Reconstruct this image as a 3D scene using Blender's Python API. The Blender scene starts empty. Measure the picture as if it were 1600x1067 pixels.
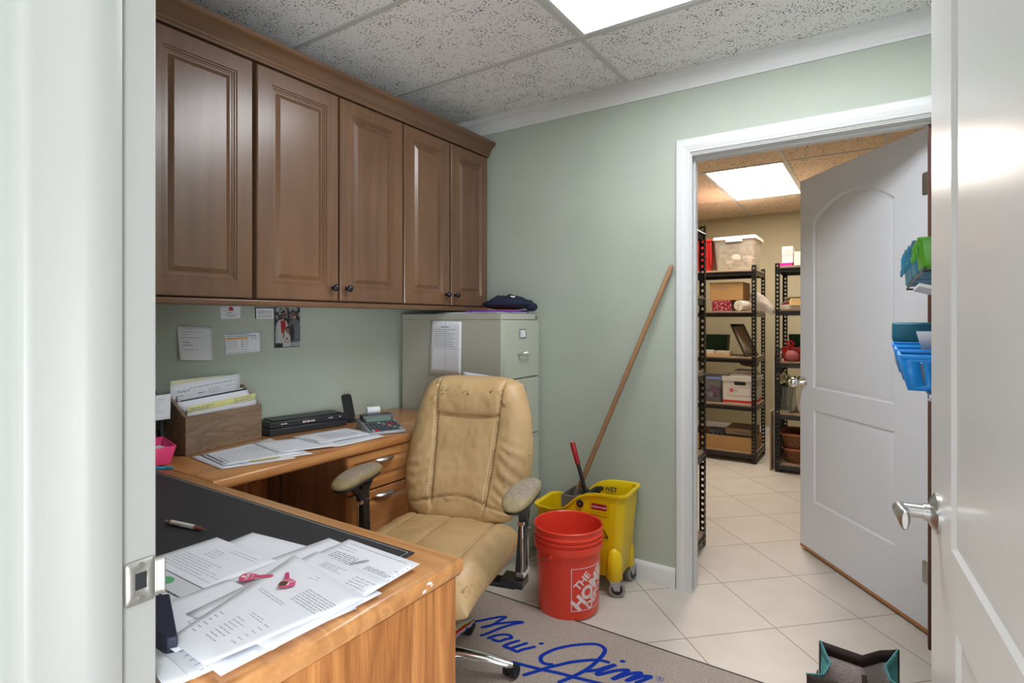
import bpy, bmesh, math, random
from mathutils import Vector, Matrix, noise
random.seed(11)
PI = math.pi
D = bpy.data
SC = bpy.context.scene
COL = SC.collection

# ------------------------------------------------------------------ camera, world, lights, exposure
CAM_H = 1.27
cd = D.cameras.new('camera'); cam = D.objects.new('camera', cd); COL.objects.link(cam)
cam.location = (0, 0, CAM_H); cam.rotation_euler = (PI/2, 0, math.radians(33.5))
cd.sensor_width = 36; cd.lens = 36*866/1600; cd.shift_y = -0.0209; cd.clip_start = .02
SC.camera = cam
SC.view_settings.view_transform = 'Standard'; SC.view_settings.look = 'None'
SC.view_settings.gamma = 1; SC.view_settings.use_curve_mapping = False
SC.view_settings.exposure = 0.32
w = D.worlds.new('world'); SC.world = w; w.use_nodes = True
w.node_tree.nodes['Background'].inputs[0].default_value = (.80, .88, 1, 1)
w.node_tree.nodes['Background'].inputs[1].default_value = .55
OFFICE_PANEL = 11.5
STORE_PANEL = 22.0
def area(name, loc, rot, sx, sy, power, color):
    l = D.lights.new(name, 'AREA'); l.shape = 'RECTANGLE'; l.size = sx; l.size_y = sy; l.energy = power; l.color = color
    o = D.objects.new(name, l); COL.objects.link(o); o.location = loc; o.rotation_euler = rot
    return o
# unseen fill lights added in the hall behind the camera to even the brightness
def aimed(name, loc, to, sx, sy, power, color):
    return area(name, loc, (Vector(to)-Vector(loc)).to_track_quat('-Z', 'Y').to_euler(), sx, sy, power, color)
aimed('added_hall_side_fill', (1.5, -.95, .85), (-1.8, 1.5, 1.45), 1.2, 1.5, 108, (.90, .95, 1))  # added side fill for the left wall and desk, no window there
aimed('added_hall_up_fill', (-.78, -1.9, .55), (-.9, 1.9, 2.44), .9, .9, 24, (.92, .96, 1))  # added fill aimed up through the doorway at the office ceiling
area('added_hall_top_fill', (-.2, -1.2, 2.42), (0, 0, 0), 1.2, .6, 5, (1, .97, .93))  # added weak fill from above, no fitting modelled

# ------------------------------------------------------------------ materials
def nn(nt, t, **kw):
    n = nt.nodes.new(t)
    for k, v in kw.items():
        if k in n.inputs: n.inputs[k].default_value = v
        else: setattr(n, k, v)
    return n
def mat(name, col, rough=.5, metal=0, spec=.5, bump=0, bscale=60, var=0, vscale=8, coat=0, trans=0, emit=None, estr=0, alpha=1, ior=1.45):
    m = D.materials.new(name); m.use_nodes = True; nt = m.node_tree; b = nt.nodes['Principled BSDF']; L = nt.links
    b.inputs['Base Color'].default_value = (*col, 1); b.inputs['Roughness'].default_value = rough
    b.inputs['Metallic'].default_value = metal; b.inputs['Specular IOR Level'].default_value = spec
    b.inputs['Coat Weight'].default_value = coat; b.inputs['Coat Roughness'].default_value = .15
    b.inputs['Transmission Weight'].default_value = trans; b.inputs['IOR'].default_value = ior
    b.inputs['Alpha'].default_value = alpha
    if emit:
        b.inputs['Emission Color'].default_value = (*emit, 1); b.inputs['Emission Strength'].default_value = estr
    if bump or var:
        tc = nn(nt, 'ShaderNodeTexCoord')
    if bump:
        n = nn(nt, 'ShaderNodeTexNoise', Scale=bscale, Detail=4); L.new(tc.outputs['Object'], n.inputs['Vector'])
        bp = nn(nt, 'ShaderNodeBump', Strength=bump, Distance=.01); L.new(n.outputs['Fac'], bp.inputs['Height'])
        L.new(bp.outputs['Normal'], b.inputs['Normal'])
    if var:
        n = nn(nt, 'ShaderNodeTexNoise', Scale=vscale, Detail=3); L.new(tc.outputs['Object'], n.inputs['Vector'])
        r = nn(nt, 'ShaderNodeValToRGB'); L.new(n.outputs['Fac'], r.inputs['Fac'])
        r.color_ramp.elements[0].position = .3; r.color_ramp.elements[1].position = .7
        r.color_ramp.elements[0].color = (*[c*(1-var) for c in col], 1); r.color_ramp.elements[1].color = (*[min(1, c*(1+var)) for c in col], 1)
        L.new(r.outputs['Color'], b.inputs['Base Color'])
    return m
def wood(name, dark, light, axis='Z', scale=9, rough=.35, coat=.3, fine=.5, figure=.6, blotch=.2, bump=.03):
    """grain runs along AXIS; broad figure plus fine pores"""
    m = D.materials.new(name); m.use_nodes = True; nt = m.node_tree; b = nt.nodes['Principled BSDF']; L = nt.links
    tc = nn(nt, 'ShaderNodeTexCoord'); mp = nn(nt, 'ShaderNodeMapping')
    s = {'X': (.09, 1, 1), 'Y': (1, .09, 1), 'Z': (1, 1, .09)}[axis]
    mp.inputs['Scale'].default_value = s; L.new(tc.outputs['Object'], mp.inputs['Vector'])
    n1 = nn(nt, 'ShaderNodeTexNoise', Scale=scale, Detail=2, Distortion=1.2); L.new(mp.outputs[0], n1.inputs['Vector'])
    mul = nn(nt, 'ShaderNodeMath', operation='MULTIPLY'); mul.inputs[1].default_value = 9; L.new(n1.outputs['Fac'], mul.inputs[0])
    fr = nn(nt, 'ShaderNodeMath', operation='PINGPONG'); fr.inputs[1].default_value = 1; L.new(mul.outputs[0], fr.inputs[0])
    n2 = nn(nt, 'ShaderNodeTexNoise', Scale=scale*22, Detail=3); L.new(mp.outputs[0], n2.inputs['Vector'])
    n3 = nn(nt, 'ShaderNodeTexNoise', Scale=3.5, Detail=2); L.new(tc.outputs['Object'], n3.inputs['Vector'])
    mx = nn(nt, 'ShaderNodeMix'); mx.data_type = 'FLOAT'; mx.inputs[0].default_value = fine
    L.new(fr.outputs[0], mx.inputs[2]); L.new(n2.outputs['Fac'], mx.inputs[3])
    mx2 = nn(nt, 'ShaderNodeMix'); mx2.data_type = 'FLOAT'; mx2.inputs[0].default_value = blotch
    L.new(mx.outputs[0], mx2.inputs[2]); L.new(n3.outputs['Fac'], mx2.inputs[3])
    r = nn(nt, 'ShaderNodeValToRGB'); L.new(mx2.outputs[0], r.inputs['Fac'])
    r.color_ramp.elements[0].position = .5-.5*figure; r.color_ramp.elements[1].position = .5+.45*figure
    r.color_ramp.elements[0].color = (*dark, 1); r.color_ramp.elements[1].color = (*light, 1)
    L.new(r.outputs['Color'], b.inputs['Base Color'])
    b.inputs['Roughness'].default_value = rough; b.inputs['Coat Weight'].default_value = coat; b.inputs['Coat Roughness'].default_value = .22
    bp = nn(nt, 'ShaderNodeBump', Strength=bump*6, Distance=.003); L.new(n2.outputs['Fac'], bp.inputs['Height']); L.new(bp.outputs[0], b.inputs['Normal'])
    return m
def leather(name):
    m = D.materials.new(name); m.use_nodes = True; nt = m.node_tree; b = nt.nodes['Principled BSDF']; L = nt.links
    tc = nn(nt, 'ShaderNodeTexCoord')
    n = nn(nt, 'ShaderNodeTexNoise', Scale=5, Detail=4); L.new(tc.outputs['Object'], n.inputs['Vector'])
    r = nn(nt, 'ShaderNodeValToRGB'); L.new(n.outputs['Fac'], r.inputs['Fac'])
    r.color_ramp.elements[0].position = .3; r.color_ramp.elements[1].position = .75
    r.color_ramp.elements[0].color = (.42, .27, .12, 1); r.color_ramp.elements[1].color = (.57, .39, .19, 1)
    # cracked, flaked patches where the coating has worn away
    n2 = nn(nt, 'ShaderNodeTexNoise', Scale=26, Detail=6, Roughness=.7); L.new(tc.outputs['Object'], n2.inputs['Vector'])
    r2 = nn(nt, 'ShaderNodeValToRGB'); L.new(n2.outputs['Fac'], r2.inputs['Fac'])
    r2.color_ramp.elements[0].position = .56; r2.color_ramp.elements[1].position = .61
    mx = nn(nt, 'ShaderNodeMix'); mx.data_type = 'RGBA'
    at = nn(nt, 'ShaderNodeAttribute', attribute_name='wear')
    mm = nn(nt, 'ShaderNodeMath', operation='MULTIPLY'); L.new(r2.outputs['Color'], mm.inputs[0]); L.new(at.outputs['Fac'], mm.inputs[1])
    L.new(mm.outputs[0], mx.inputs[0]); L.new(r.outputs['Color'], mx.inputs[6]); mx.inputs[7].default_value = (.13, .075, .035, 1)
    L.new(mx.outputs[2], b.inputs['Base Color'])
    v = nn(nt, 'ShaderNodeTexVoronoi', Scale=420); L.new(tc.outputs['Object'], v.inputs['Vector'])
    n3 = nn(nt, 'ShaderNodeTexNoise', Scale=22, Detail=3); L.new(tc.outputs['Object'], n3.inputs['Vector'])
    ad = nn(nt, 'ShaderNodeMath', operation='MULTIPLY_ADD'); ad.inputs[1].default_value = .12
    L.new(v.outputs['Distance'], ad.inputs[0]); L.new(n3.outputs['Fac'], ad.inputs[2])
    bp = nn(nt, 'ShaderNodeBump', Strength=.28, Distance=.008); L.new(ad.outputs[0], bp.inputs['Height']); L.new(bp.outputs[0], b.inputs['Normal'])
    b.inputs['Roughness'].default_value = .42
    return m
def acoustic(name, base, speck, sc=100):
    m = D.materials.new(name); m.use_nodes = True; nt = m.node_tree; b = nt.nodes['Principled BSDF']; L = nt.links
    tc = nn(nt, 'ShaderNodeTexCoord')
    nd = nn(nt, 'ShaderNodeTexNoise', Scale=55, Detail=2); L.new(tc.outputs['Object'], nd.inputs['Vector'])
    mxv = nn(nt, 'ShaderNodeMix'); mxv.data_type = 'VECTOR'; mxv.inputs[0].default_value = .018
    L.new(tc.outputs['Object'], mxv.inputs[4]); L.new(nd.outputs['Color'], mxv.inputs[5])
    v = nn(nt, 'ShaderNodeTexVoronoi', Scale=sc); L.new(mxv.outputs[1], v.inputs['Vector'])
    n2 = nn(nt, 'ShaderNodeTexNoise', Scale=14, Detail=2); L.new(tc.outputs['Object'], n2.inputs['Vector'])
    th = nn(nt, 'ShaderNodeMapRange'); L.new(n2.outputs['Fac'], th.inputs[0])
    th.inputs[1].default_value = .35; th.inputs[2].default_value = .65; th.inputs[3].default_value = .16; th.inputs[4].default_value = .34
    lt = nn(nt, 'ShaderNodeMath', operation='LESS_THAN'); L.new(v.outputs['Distance'], lt.inputs[0]); L.new(th.outputs[0], lt.inputs[1])
    mx = nn(nt, 'ShaderNodeMix'); mx.data_type = 'RGBA'; L.new(lt.outputs[0], mx.inputs[0])
    mx.inputs[6].default_value = (*base, 1); mx.inputs[7].default_value = (*speck, 1)
    L.new(mx.outputs[2], b.inputs['Base Color']); b.inputs['Roughness'].default_value = .95
    bp = nn(nt, 'ShaderNodeBump', Strength=.5, Distance=.004, invert=True); L.new(lt.outputs[0], bp.inputs['Height']); L.new(bp.outputs[0], b.inputs['Normal'])
    return m
def floor_tiles(name):
    m = D.materials.new(name); m.use_nodes = True; nt = m.node_tree; b = nt.nodes['Principled BSDF']; L = nt.links
    tc = nn(nt, 'ShaderNodeTexCoord'); mp = nn(nt, 'ShaderNodeMapping')
    mp.vector_type = 'TEXTURE'; mp.inputs['Rotation'].default_value = (0, 0, math.radians(44.2)); mp.inputs['Location'].default_value = (-.642, 2.228, 0)
    L.new(tc.outputs['Object'], mp.inputs['Vector'])
    br = nn(nt, 'ShaderNodeTexBrick', offset=0.0, squash=1.0)
    br.inputs['Scale'].default_value = 1; br.inputs['Brick Width'].default_value = .4; br.inputs['Row Height'].default_value = .4
    br.inputs['Mortar Size'].default_value = .0026; br.inputs['Mortar Smooth'].default_value = .1; br.inputs['Bias'].default_value = 0
    br.inputs['Color1'].default_value = (.60, .54, .475, 1); br.inputs['Color2'].default_value = (.63, .57, .50, 1); br.inputs['Mortar'].default_value = (.27, .22, .175, 1)
    L.new(mp.outputs[0], br.inputs['Vector'])
    n = nn(nt, 'ShaderNodeTexNoise', Scale=7, Detail=5); L.new(tc.outputs['Object'], n.inputs['Vector'])
    mr = nn(nt, 'ShaderNodeMapRange'); L.new(n.outputs['Fac'], mr.inputs[0]); mr.inputs[3].default_value = .9; mr.inputs[4].default_value = 1.1
    mx = nn(nt, 'ShaderNodeVectorMath', operation='SCALE'); L.new(br.outputs['Color'], mx.inputs[0]); L.new(mr.outputs[0], mx.inputs['Scale'])
    L.new(mx.outputs[0], b.inputs['Base Color']); b.inputs['Roughness'].default_value = .38
    bp = nn(nt, 'ShaderNodeBump', Strength=.3, Distance=.002, invert=True); L.new(br.outputs['Fac'], bp.inputs['Height']); L.new(bp.outputs[0], b.inputs['Normal'])
    return m
def carpet(name):
    m = D.materials.new(name); m.use_nodes = True; nt = m.node_tree; b = nt.nodes['Principled BSDF']; L = nt.links
    tc = nn(nt, 'ShaderNodeTexCoord')
    n = nn(nt, 'ShaderNodeTexNoise', Scale=260, Detail=3, Roughness=.8); L.new(tc.outputs['Object'], n.inputs['Vector'])
    r = nn(nt, 'ShaderNodeValToRGB'); L.new(n.outputs['Fac'], r.inputs['Fac'])
    r.color_ramp.elements[0].position = .35; r.color_ramp.elements[1].position = .68
    r.color_ramp.elements[0].color = (.24, .195, .165, 1); r.color_ramp.elements[1].color = (.70, .60, .52, 1)
    L.new(r.outputs['Color'], b.inputs['Base Color']); b.inputs['Roughness'].default_value = 1; b.inputs['Specular IOR Level'].default_value = .1
    bp = nn(nt, 'ShaderNodeBump', Strength=.8, Distance=.004); L.new(n.outputs['Fac'], bp.inputs['Height']); L.new(bp.outputs[0], b.inputs['Normal'])
    return m
def woven(name, dark, light, s=90):
    m = D.materials.new(name); m.use_nodes = True; nt = m.node_tree; b = nt.nodes['Principled BSDF']; L = nt.links
    tc = nn(nt, 'ShaderNodeTexCoord')
    a = nn(nt, 'ShaderNodeTexVoronoi', Scale=s); L.new(tc.outputs['Object'], a.inputs['Vector'])
    r = nn(nt, 'ShaderNodeValToRGB'); L.new(a.outputs['Distance'], r.inputs['Fac'])
    r.color_ramp.elements[0].position = .1; r.color_ramp.elements[1].position = .7
    r.color_ramp.elements[0].color = (*light, 1); r.color_ramp.elements[1].color = (*dark, 1)
    L.new(r.outputs['Color'], b.inputs['Base Color']); b.inputs['Roughness'].default_value = .7
    bp = nn(nt, 'ShaderNodeBump', Strength=.6, Distance=.004, invert=True); L.new(a.outputs['Distance'], bp.inputs['Height']); L.new(bp.outputs[0], b.inputs['Normal'])
    return m
def spotted(name, base, spot, s=60, th=.3):
    m = D.materials.new(name); m.use_nodes = True; nt = m.node_tree; b = nt.nodes['Principled BSDF']; L = nt.links
    tc = nn(nt, 'ShaderNodeTexCoord')
    a = nn(nt, 'ShaderNodeTexVoronoi', Scale=s); L.new(tc.outputs['Object'], a.inputs['Vector'])
    lt = nn(nt, 'ShaderNodeMath', operation='LESS_THAN'); lt.inputs[1].default_value = th; L.new(a.outputs['Distance'], lt.inputs[0])
    mx = nn(nt, 'ShaderNodeMix'); mx.data_type = 'RGBA'; L.new(lt.outputs[0], mx.inputs[0])
    mx.inputs[6].default_value = (*base, 1); mx.inputs[7].default_value = (*spot, 1)
    L.new(mx.outputs[2], b.inputs['Base Color']); b.inputs['Roughness'].default_value = .6
    return m

M = dict(
 sage=mat('sage_paint', (.44, .485, .41), .55, bump=.06, bscale=180, var=.04, vscale=3),
 beige=mat('beige_paint', (.47, .42, .28), .7, bump=.06, bscale=180),
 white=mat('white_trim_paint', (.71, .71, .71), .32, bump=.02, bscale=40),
 jambwhite=mat('darkened_jamb_paint', (.37, .37, .355), .35, bump=.02, bscale=40),  # white paint darkened here to offset the added hall lights
 doorwhite=mat('white_door_paint', (.70, .715, .745), .3, bump=.03, bscale=30),
 neardoor=mat('white_gloss_door_paint', (.68, .68, .675), .30, bump=.05, bscale=25, coat=.1),
 crown=mat('crown_paint', (.74, .74, .74), .4),
 tile=acoustic('acoustic_tile', (.90, .88, .88), (.06, .055, .05)),
 tile2=acoustic('acoustic_tile_warm_lit', (.80, .66, .50), (.14, .10, .07), 62),  # tint of the warm storage light is put into the tile colour
 tbar=mat('grid_metal', (.60, .59, .57), .4),
 floor=floor_tiles('floor_tile'),
 mat=carpet('mat_pile'), rubber=mat('black_rubber', (.015, .015, .016), .6), blue=mat('blue_pile', (.012, .05, .42), .95, spec=.1, bump=.6, bscale=500),
 cab=wood('brown_maple', (.085, .038, .017), (.20, .10, .05), 'Z', 5, .30, .35, .35, .9, .55, .01),
 cabh=wood('brown_maple_rail', (.085, .038, .017), (.20, .10, .05), 'Y', 5, .30, .35, .35, .9, .55, .01),
 cabx=mat('cabinet_dark', (.05, .024, .012), .5),
 oak=wood('honey_oak', (.29, .095, .022), (.64, .27, .085), 'Z', 8, .38, .2, .34, .72, .15, .1),
 oaky=wood('honey_oak_y', (.33, .12, .03), (.66, .31, .11), 'Y', 7, .3, .3, .5, .9, .2),
 oakx=wood('honey_oak_x', (.34, .13, .035), (.68, .33, .12), 'X', 7, .3, .3, .5, .9, .2),
 oakd=wood('dark_oak_veneer', (.15, .06, .02), (.33, .15, .06), 'Z', 9, .4, .1, .5, .8, .2),
 driftwood=wood('weathered_wood', (.12, .072, .042), (.33, .225, .145), 'Y', 20, .65, 0, .6, .8, .25),
 pole=wood('worn_pole_wood', (.22, .11, .05), (.40, .22, .10), 'Z', 30, .5, .1, .5, .9, .3),
 blackknob=mat('black_knob', (.012, .012, .015), .25),
 chrome=mat('chrome', (.85, .85, .86), .1, 1), nickel=mat('satin_nickel', (.62, .61, .59), .3, 1), steel=mat('steel', (.45, .45, .45), .4, 1),
 strike=mat('strike_plate_steel', (.40, .385, .36), .45, .7),
 leather=leather('tan_leather'), armpad=mat('worn_arm_pad', (.31, .245, .13), .55, bump=.3, bscale=200, var=.15, vscale=30),
 padtop=mat('scuffed_pad_top', (.40, .32, .24), .9, bump=.8, bscale=350, var=.35, vscale=180),
 stitch=mat('dark_thread', (.10, .055, .025), .8),
 blackp=mat('black_plastic', (.014, .014, .016), .4), blackm=mat('matte_black', (.02, .02, .023), .7), charcoal=mat('charcoal_plastic', (.03, .033, .038), .38, bump=.05, bscale=300),
 blotter=mat('blotter_leather', (.028, .028, .032), .5, bump=.15, bscale=500), white_thread=mat('white_thread', (.6, .6, .58), .8),
 putty=mat('putty_enamel', (.44, .465, .38), .35, bump=.04, bscale=60), putty2=mat('putty_enamel_side', (.44, .435, .37), .4, bump=.05, bscale=30),
 paper=mat('white_paper', (.78, .79, .84), .8), paper2=mat('cream_paper', (.74, .69, .52), .8), paperg=mat('grey_paper', (.62, .62, .66), .8),
 yellowp=mat('yellow_paper', (.66, .64, .26), .8), ink=mat('grey_ink', (.27, .27, .30), .9), inkd=mat('black_ink', (.05, .05, .06), .9), inkb=mat('blue_ink', (.06, .09, .38), .9),
 teal=mat('teal_ink', (.04, .25, .33), .8), orange_ink=mat('orange_ink', (.75, .32, .03), .8), green_ink=mat('green_ink', (.12, .42, .18), .8), redink=mat('red_ink', (.55, .03, .03), .8),
 navy=mat('navy_cloth', (.008, .011, .035), .85, bump=.3, bscale=120), navyp=mat('navy_cover', (.02, .022, .05), .5),
 orange=mat('orange_red_plastic', (.86, .065, .035), .3, bump=.04, bscale=40), yellow=mat('yellow_plastic', (.82, .57, .005), .32, bump=.04, bscale=30),
 greybox=mat('grey_plastic', (.16, .14, .11), .5), wheel=mat('grey_wheel', (.30, .29, .26), .6), redgrip=mat('red_grip', (.33, .008, .014), .4),
 labelred=mat('label_red', (.36, .008, .014), .4), logow=mat('logo_white', (.85, .70, .70), .5),
 bagteal=woven('teal_weave', (.06, .27, .28), (.11, .42, .43), 320), bagbrown=mat('brown_webbing', (.035, .02, .016), .7, bump=.2, bscale=300), baglin=woven('tan_lining', (.38, .30, .28), (.52, .43, .41), 300),
 shelf=mat('black_shelf_steel', (.018, .016, .015), .35, .3), shelfedge=mat('shelf_beam_steel', (.05, .043, .04), .3, .5),
 particle=mat('particle_board', (.42, .30, .19), .8, var=.15, vscale=60),
 card=mat('cardboard', (.46, .26, .10), .8, var=.06, vscale=6), card2=mat('brown_box', (.27, .18, .11), .8), kraft=mat('tan_flat', (.60, .40, .17), .8),
 clear=mat('cloudy_plastic', (.62, .56, .46), .3, alpha=.25), lid=mat('lid_plastic', (.75, .70, .62), .4),
 bluelid=mat('blue_lid', (.22, .30, .66), .4), pinkbits=mat('pink_bits', (.72, .12, .32), .6), whitebits=mat('white_fabric', (.74, .67, .57), .85, bump=.3, bscale=60), tanbits=mat('tan_fabric', (.38, .28, .19), .85),
 redtub=mat('red_tub', (.45, .016, .016), .35), crimson=spotted('crimson_print', (.26, .008, .03), (.75, .5, .5), 55, .28),
 wrap=mat('plastic_wrap', (.55, .48, .43), .3, bump=.8, bscale=40, alpha=.6), bankers=mat('white_box_card', (.72, .68, .62), .75), bred=mat('box_red', (.62, .02, .02), .6),
 patt=spotted('patterned_tin', (.03, .035, .06), (.55, .5, .45), 90, .33), olive=mat('olive_box', (.10, .09, .05), .7), greenb=mat('dark_green', (.015, .06, .03), .6),
 magenta=mat('magenta_box', (.75, .01, .30), .5), wicker=woven('brown_wicker', (.10, .035, .012), (.38, .15, .06), 130), rim=mat('wicker_rim', (.50, .16, .07), .6),
 glass=mat('vase_glass', (.85, .88, .88), .08, trans=.9, ior=1.3), petals=mat('cream_petals', (.66, .57, .38), .8), leaf=mat('leaf_green', (.08, .14, .04), .6), red=mat('red_glaze', (.55, .012, .015), .35), pinkc=spotted('pink_ceramic', (.50, .14, .14), (.08, .02, .02), 38, .3),
 whitec=mat('white_ceramic', (.70, .66, .60), .4), board=mat('tan_board', (.46, .33, .20), .8), boardw=mat('pale_board', (.62, .55, .44), .8), framew=wood('dark_frame', (.015, .008, .005), (.06, .035, .02), 'Z', 12, .4, .2), matboard=mat('mat_board', (.50, .46, .36), .5),
 greenbin=mat('green_bin', (.08, .34, .015), .4), tealbin=mat('teal_bin', (.008, .17, .28), .4), tealbox=mat('dark_teal_box', (.003, .11, .17), .4), bluebin=mat('blue_basket', (.012, .25, .72), .35), whitep=mat('white_plastic', (.72, .72, .72), .4), clearbag=mat('clear_sleeve', (.75, .75, .78), .25, alpha=.55),
 tanpaper=mat('tan_folder', (.62, .50, .38), .8), pink=mat('hot_pink', (.85, .06, .22), .5), skyblue=mat('sky_blue', (.05, .40, .68), .5), copper=mat('copper_trim', (.45, .17, .10), .3, .8), pearl=mat('pearl_barrel', (.72, .68, .66), .35),
 keypink=mat('pink_key_print', (.62, .07, .18), .4), brass=mat('dull_brass', (.25, .18, .10), .35, .9), lcd=mat('lcd_green', (.16, .24, .20), .25), silver=mat('silver_plastic', (.34, .36, .38), .4, .3), keyg=mat('grey_keys', (.07, .08, .10), .5), red2=mat('red_key', (.45, .01, .02), .5),
 violet=mat('violet_folder', (.10, .03, .45), .5), coral=mat('coral_folder', (.70, .16, .10), .5), doorbrown=mat('bare_wood_edge', (.42, .19, .07), .6), jambbrown=mat('dark_jamb_wood', (.09, .028, .012), .5),
 skin=mat('photo_skin', (.28, .13, .09), .6), pgrey=mat('photo_grey', (.12, .12, .13), .6), pdark=mat('photo_dark', (.03, .03, .035), .6), ppale=mat('photo_pale', (.45, .45, .45), .6), pred=mat('photo_red', (.30, .02, .02), .6), psky=mat('photo_haze', (.30, .33, .34), .6),
 panel=mat('office_diffuser', (.9, .9, .9), .6, emit=(.945, .975, 1.02), estr=OFFICE_PANEL), panel2=mat('storage_diffuser', (.9, .85, .8), .6, emit=(1, .90, .79), estr=STORE_PANEL),
 darkred=mat('dark_red_plastic', (.10, .01, .015), .4), smoke=mat('smoky_tray', (.03, .032, .04), .25),
)

# ------------------------------------------------------------------ mesh helper
class B:
    def __init__(s): s.bm = bmesh.new()
    def box(s, x0, x1, y0, y1, z0, z1, mi=0, rot=None, piv=None):
        c = Vector(((x0+x1)/2, (y0+y1)/2, (z0+z1)/2))
        r = bmesh.ops.create_cube(s.bm, size=1, matrix=Matrix.Translation(c) @ Matrix.Diagonal((abs(x1-x0), abs(y1-y0), abs(z1-z0), 1)))
        if rot is not None:
            bmesh.ops.rotate(s.bm, verts=r['verts'], cent=piv or c, matrix=rot)
        for f in {f for v in r['verts'] for f in v.link_faces}: f.material_index = mi
        return r['verts']
    def cyl(s, p0, p1, r0, r1=None, n=20, mi=0, cap=True):
        p0, p1 = Vector(p0), Vector(p1); d = p1-p0; r1 = r0 if r1 is None else r1
        q = d.to_track_quat('Z', 'Y').to_matrix().to_4x4()
        r = bmesh.ops.create_cone(s.bm, cap_ends=cap, segments=n, radius1=r0, radius2=r1, depth=d.length, matrix=Matrix.Translation((p0+p1)/2) @ q)
        for f in {f for v in r['verts'] for f in v.link_faces}: f.material_index = mi
        return r['verts']
    def ball(s, c, r, sc=(1, 1, 1), n=16, mi=0, rot=None):
        m = Matrix.Translation(Vector(c))
        if rot is not None: m = m @ rot.to_4x4()
        r_ = bmesh.ops.create_uvsphere(s.bm, u_segments=n, v_segments=max(6, n//2), radius=r, matrix=m @ Matrix.Diagonal((*sc, 1)))
        for f in {f for v in r_['verts'] for f in v.link_faces}: f.material_index = mi
        return r_['verts']
    def loft(s, rings, closed=True, cap0=False, cap1=False, mi=0, wrap=False):
        vs = [[s.bm.verts.new(p) for p in ring] for ring in rings]
        n = len(vs[0]); N = len(vs)
        for i in range(N if wrap else N-1):
            a, b = vs[i], vs[(i+1) % N]
            for j in range(n if closed else n-1):
                k = (j+1) % n
                try: f = s.bm.faces.new((a[j], a[k], b[k], b[j])); f.material_index = mi
                except ValueError: pass
        if cap0: f = s.bm.faces.new(list(reversed(vs[0]))); f.material_index = mi
        if cap1: f = s.bm.faces.new(vs[-1]); f.material_index = mi
        return vs
    def lathe(s, prof, c=(0, 0, 0), n=40, mi=0, cap0=False, cap1=False):
        return s.loft([[(c[0]+r*math.cos(2*PI*k/n), c[1]+r*math.sin(2*PI*k/n), c[2]+z) for k in range(n)] for r, z in prof], cap0=cap0, cap1=cap1, mi=mi)
    def tube(s, pts, r, n=8, mi=0, cap=True):
        pts = [Vector(p) for p in pts]; rings = []; up = None
        for i, p in enumerate(pts):
            t = (pts[min(i+1, len(pts)-1)]-pts[max(i-1, 0)]).normalized()
            if up is None: up = Vector((0, 0, 1)) if abs(t.z) < .9 else Vector((1, 0, 0))
            a = t.cross(up)
            if a.length < 1e-6: a = t.cross(Vector((0, 1, 0)))
            a.normalize(); b = a.cross(t).normalized(); up = b
            rr = r[i] if isinstance(r, (list, tuple)) else r
            rings.append([p+(a*math.cos(2*PI*k/n)+b*math.sin(2*PI*k/n))*rr for k in range(n)])
        return s.loft(rings, cap0=cap, cap1=cap, mi=mi)
    def prism(s, poly, z0, z1, mi=0, fn=None):
        """poly (u,v); fn maps (u,v,w)->xyz"""
        fn = fn or (lambda u, v, w: (u, v, w))
        a = [s.bm.verts.new(fn(u, v, z0)) for u, v in poly]; b = [s.bm.verts.new(fn(u, v, z1)) for u, v in poly]
        n = len(poly); fs = [s.bm.faces.new(list(reversed(a))), s.bm.faces.new(b)]
        for i in range(n): fs.append(s.bm.faces.new((a[i], a[(i+1) % n], b[(i+1) % n], b[i])))
        for f in fs: f.material_index = mi
    def holed(s, outer, holes, fn, mi=0):
        """flat face with holes: fn maps (u,v)->xyz"""
        edges = []; loops = []
        for lp in [outer]+holes:
            vs = [s.bm.verts.new(fn(u, v)) for u, v in lp]; loops.append(vs)
            for i in range(len(vs)): edges.append(s.bm.edges.new((vs[i], vs[(i+1) % len(vs)])))
        r = bmesh.ops.triangle_fill(s.bm, edges=edges, use_beauty=True)
        for f in r['geom']:
            if isinstance(f, bmesh.types.BMFace): f.material_index = mi
        return loops

MW = {}
def obj(name, b, m, parent=None, bevel=0, smooth=None, seg=2, sub=0, solid=0, local=False, recalc=True):
    bm = b.bm if isinstance(b, B) else b
    if recalc: bmesh.ops.recalc_face_normals(bm, faces=bm.faces)
    if parent is not None and not local:
        bm.transform(MW[parent.name].inverted())
    me = D.meshes.new(name)
    bm.to_mesh(me); bm.free()
    for x in (m if isinstance(m, (list, tuple)) else [m]): me.materials.append(x)
    o = D.objects.new(name, me); COL.objects.link(o)
    if parent is not None: o.parent = parent; MW[o.name] = MW[parent.name]
    else: MW[o.name] = Matrix.Identity(4)
    if smooth is None: smooth = 35
    if smooth:
        for p in me.polygons: p.use_smooth = True
        me.set_sharp_from_angle(angle=math.radians(smooth))
    if solid:
        md = o.modifiers.new('solid', 'SOLIDIFY'); md.thickness = solid; md.offset = 0
    if bevel:
        md = o.modifiers.new('bevel', 'BEVEL'); md.width = bevel; md.segments = seg; md.limit_method = 'ANGLE'; md.angle_limit = math.radians(50)
    if sub:
        md = o.modifiers.new('sub', 'SUBSURF'); md.levels = sub; md.render_levels = sub
    return o
def thing(name, label, cat, loc=(0, 0, 0), rz=0, group=None):
    o = D.objects.new(name, None); COL.objects.link(o); o.empty_display_size = .1
    o.location = loc; o.rotation_euler = (0, 0, rz); o['label'] = label; o['category'] = cat
    if group: o['group'] = group
    MW[o.name] = Matrix.Translation(loc) @ Matrix.Rotation(rz, 4, 'Z')
    return o
def tag(o, label, cat, group=None):
    o['label'] = label; o['category'] = cat
    if group: o['group'] = group
    return o
def struct(name, b, m, parent=None, **kw):
    o = obj(name, b, m, parent, **kw)
    if parent is None: o['kind'] = 'structure'
    return o
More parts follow.
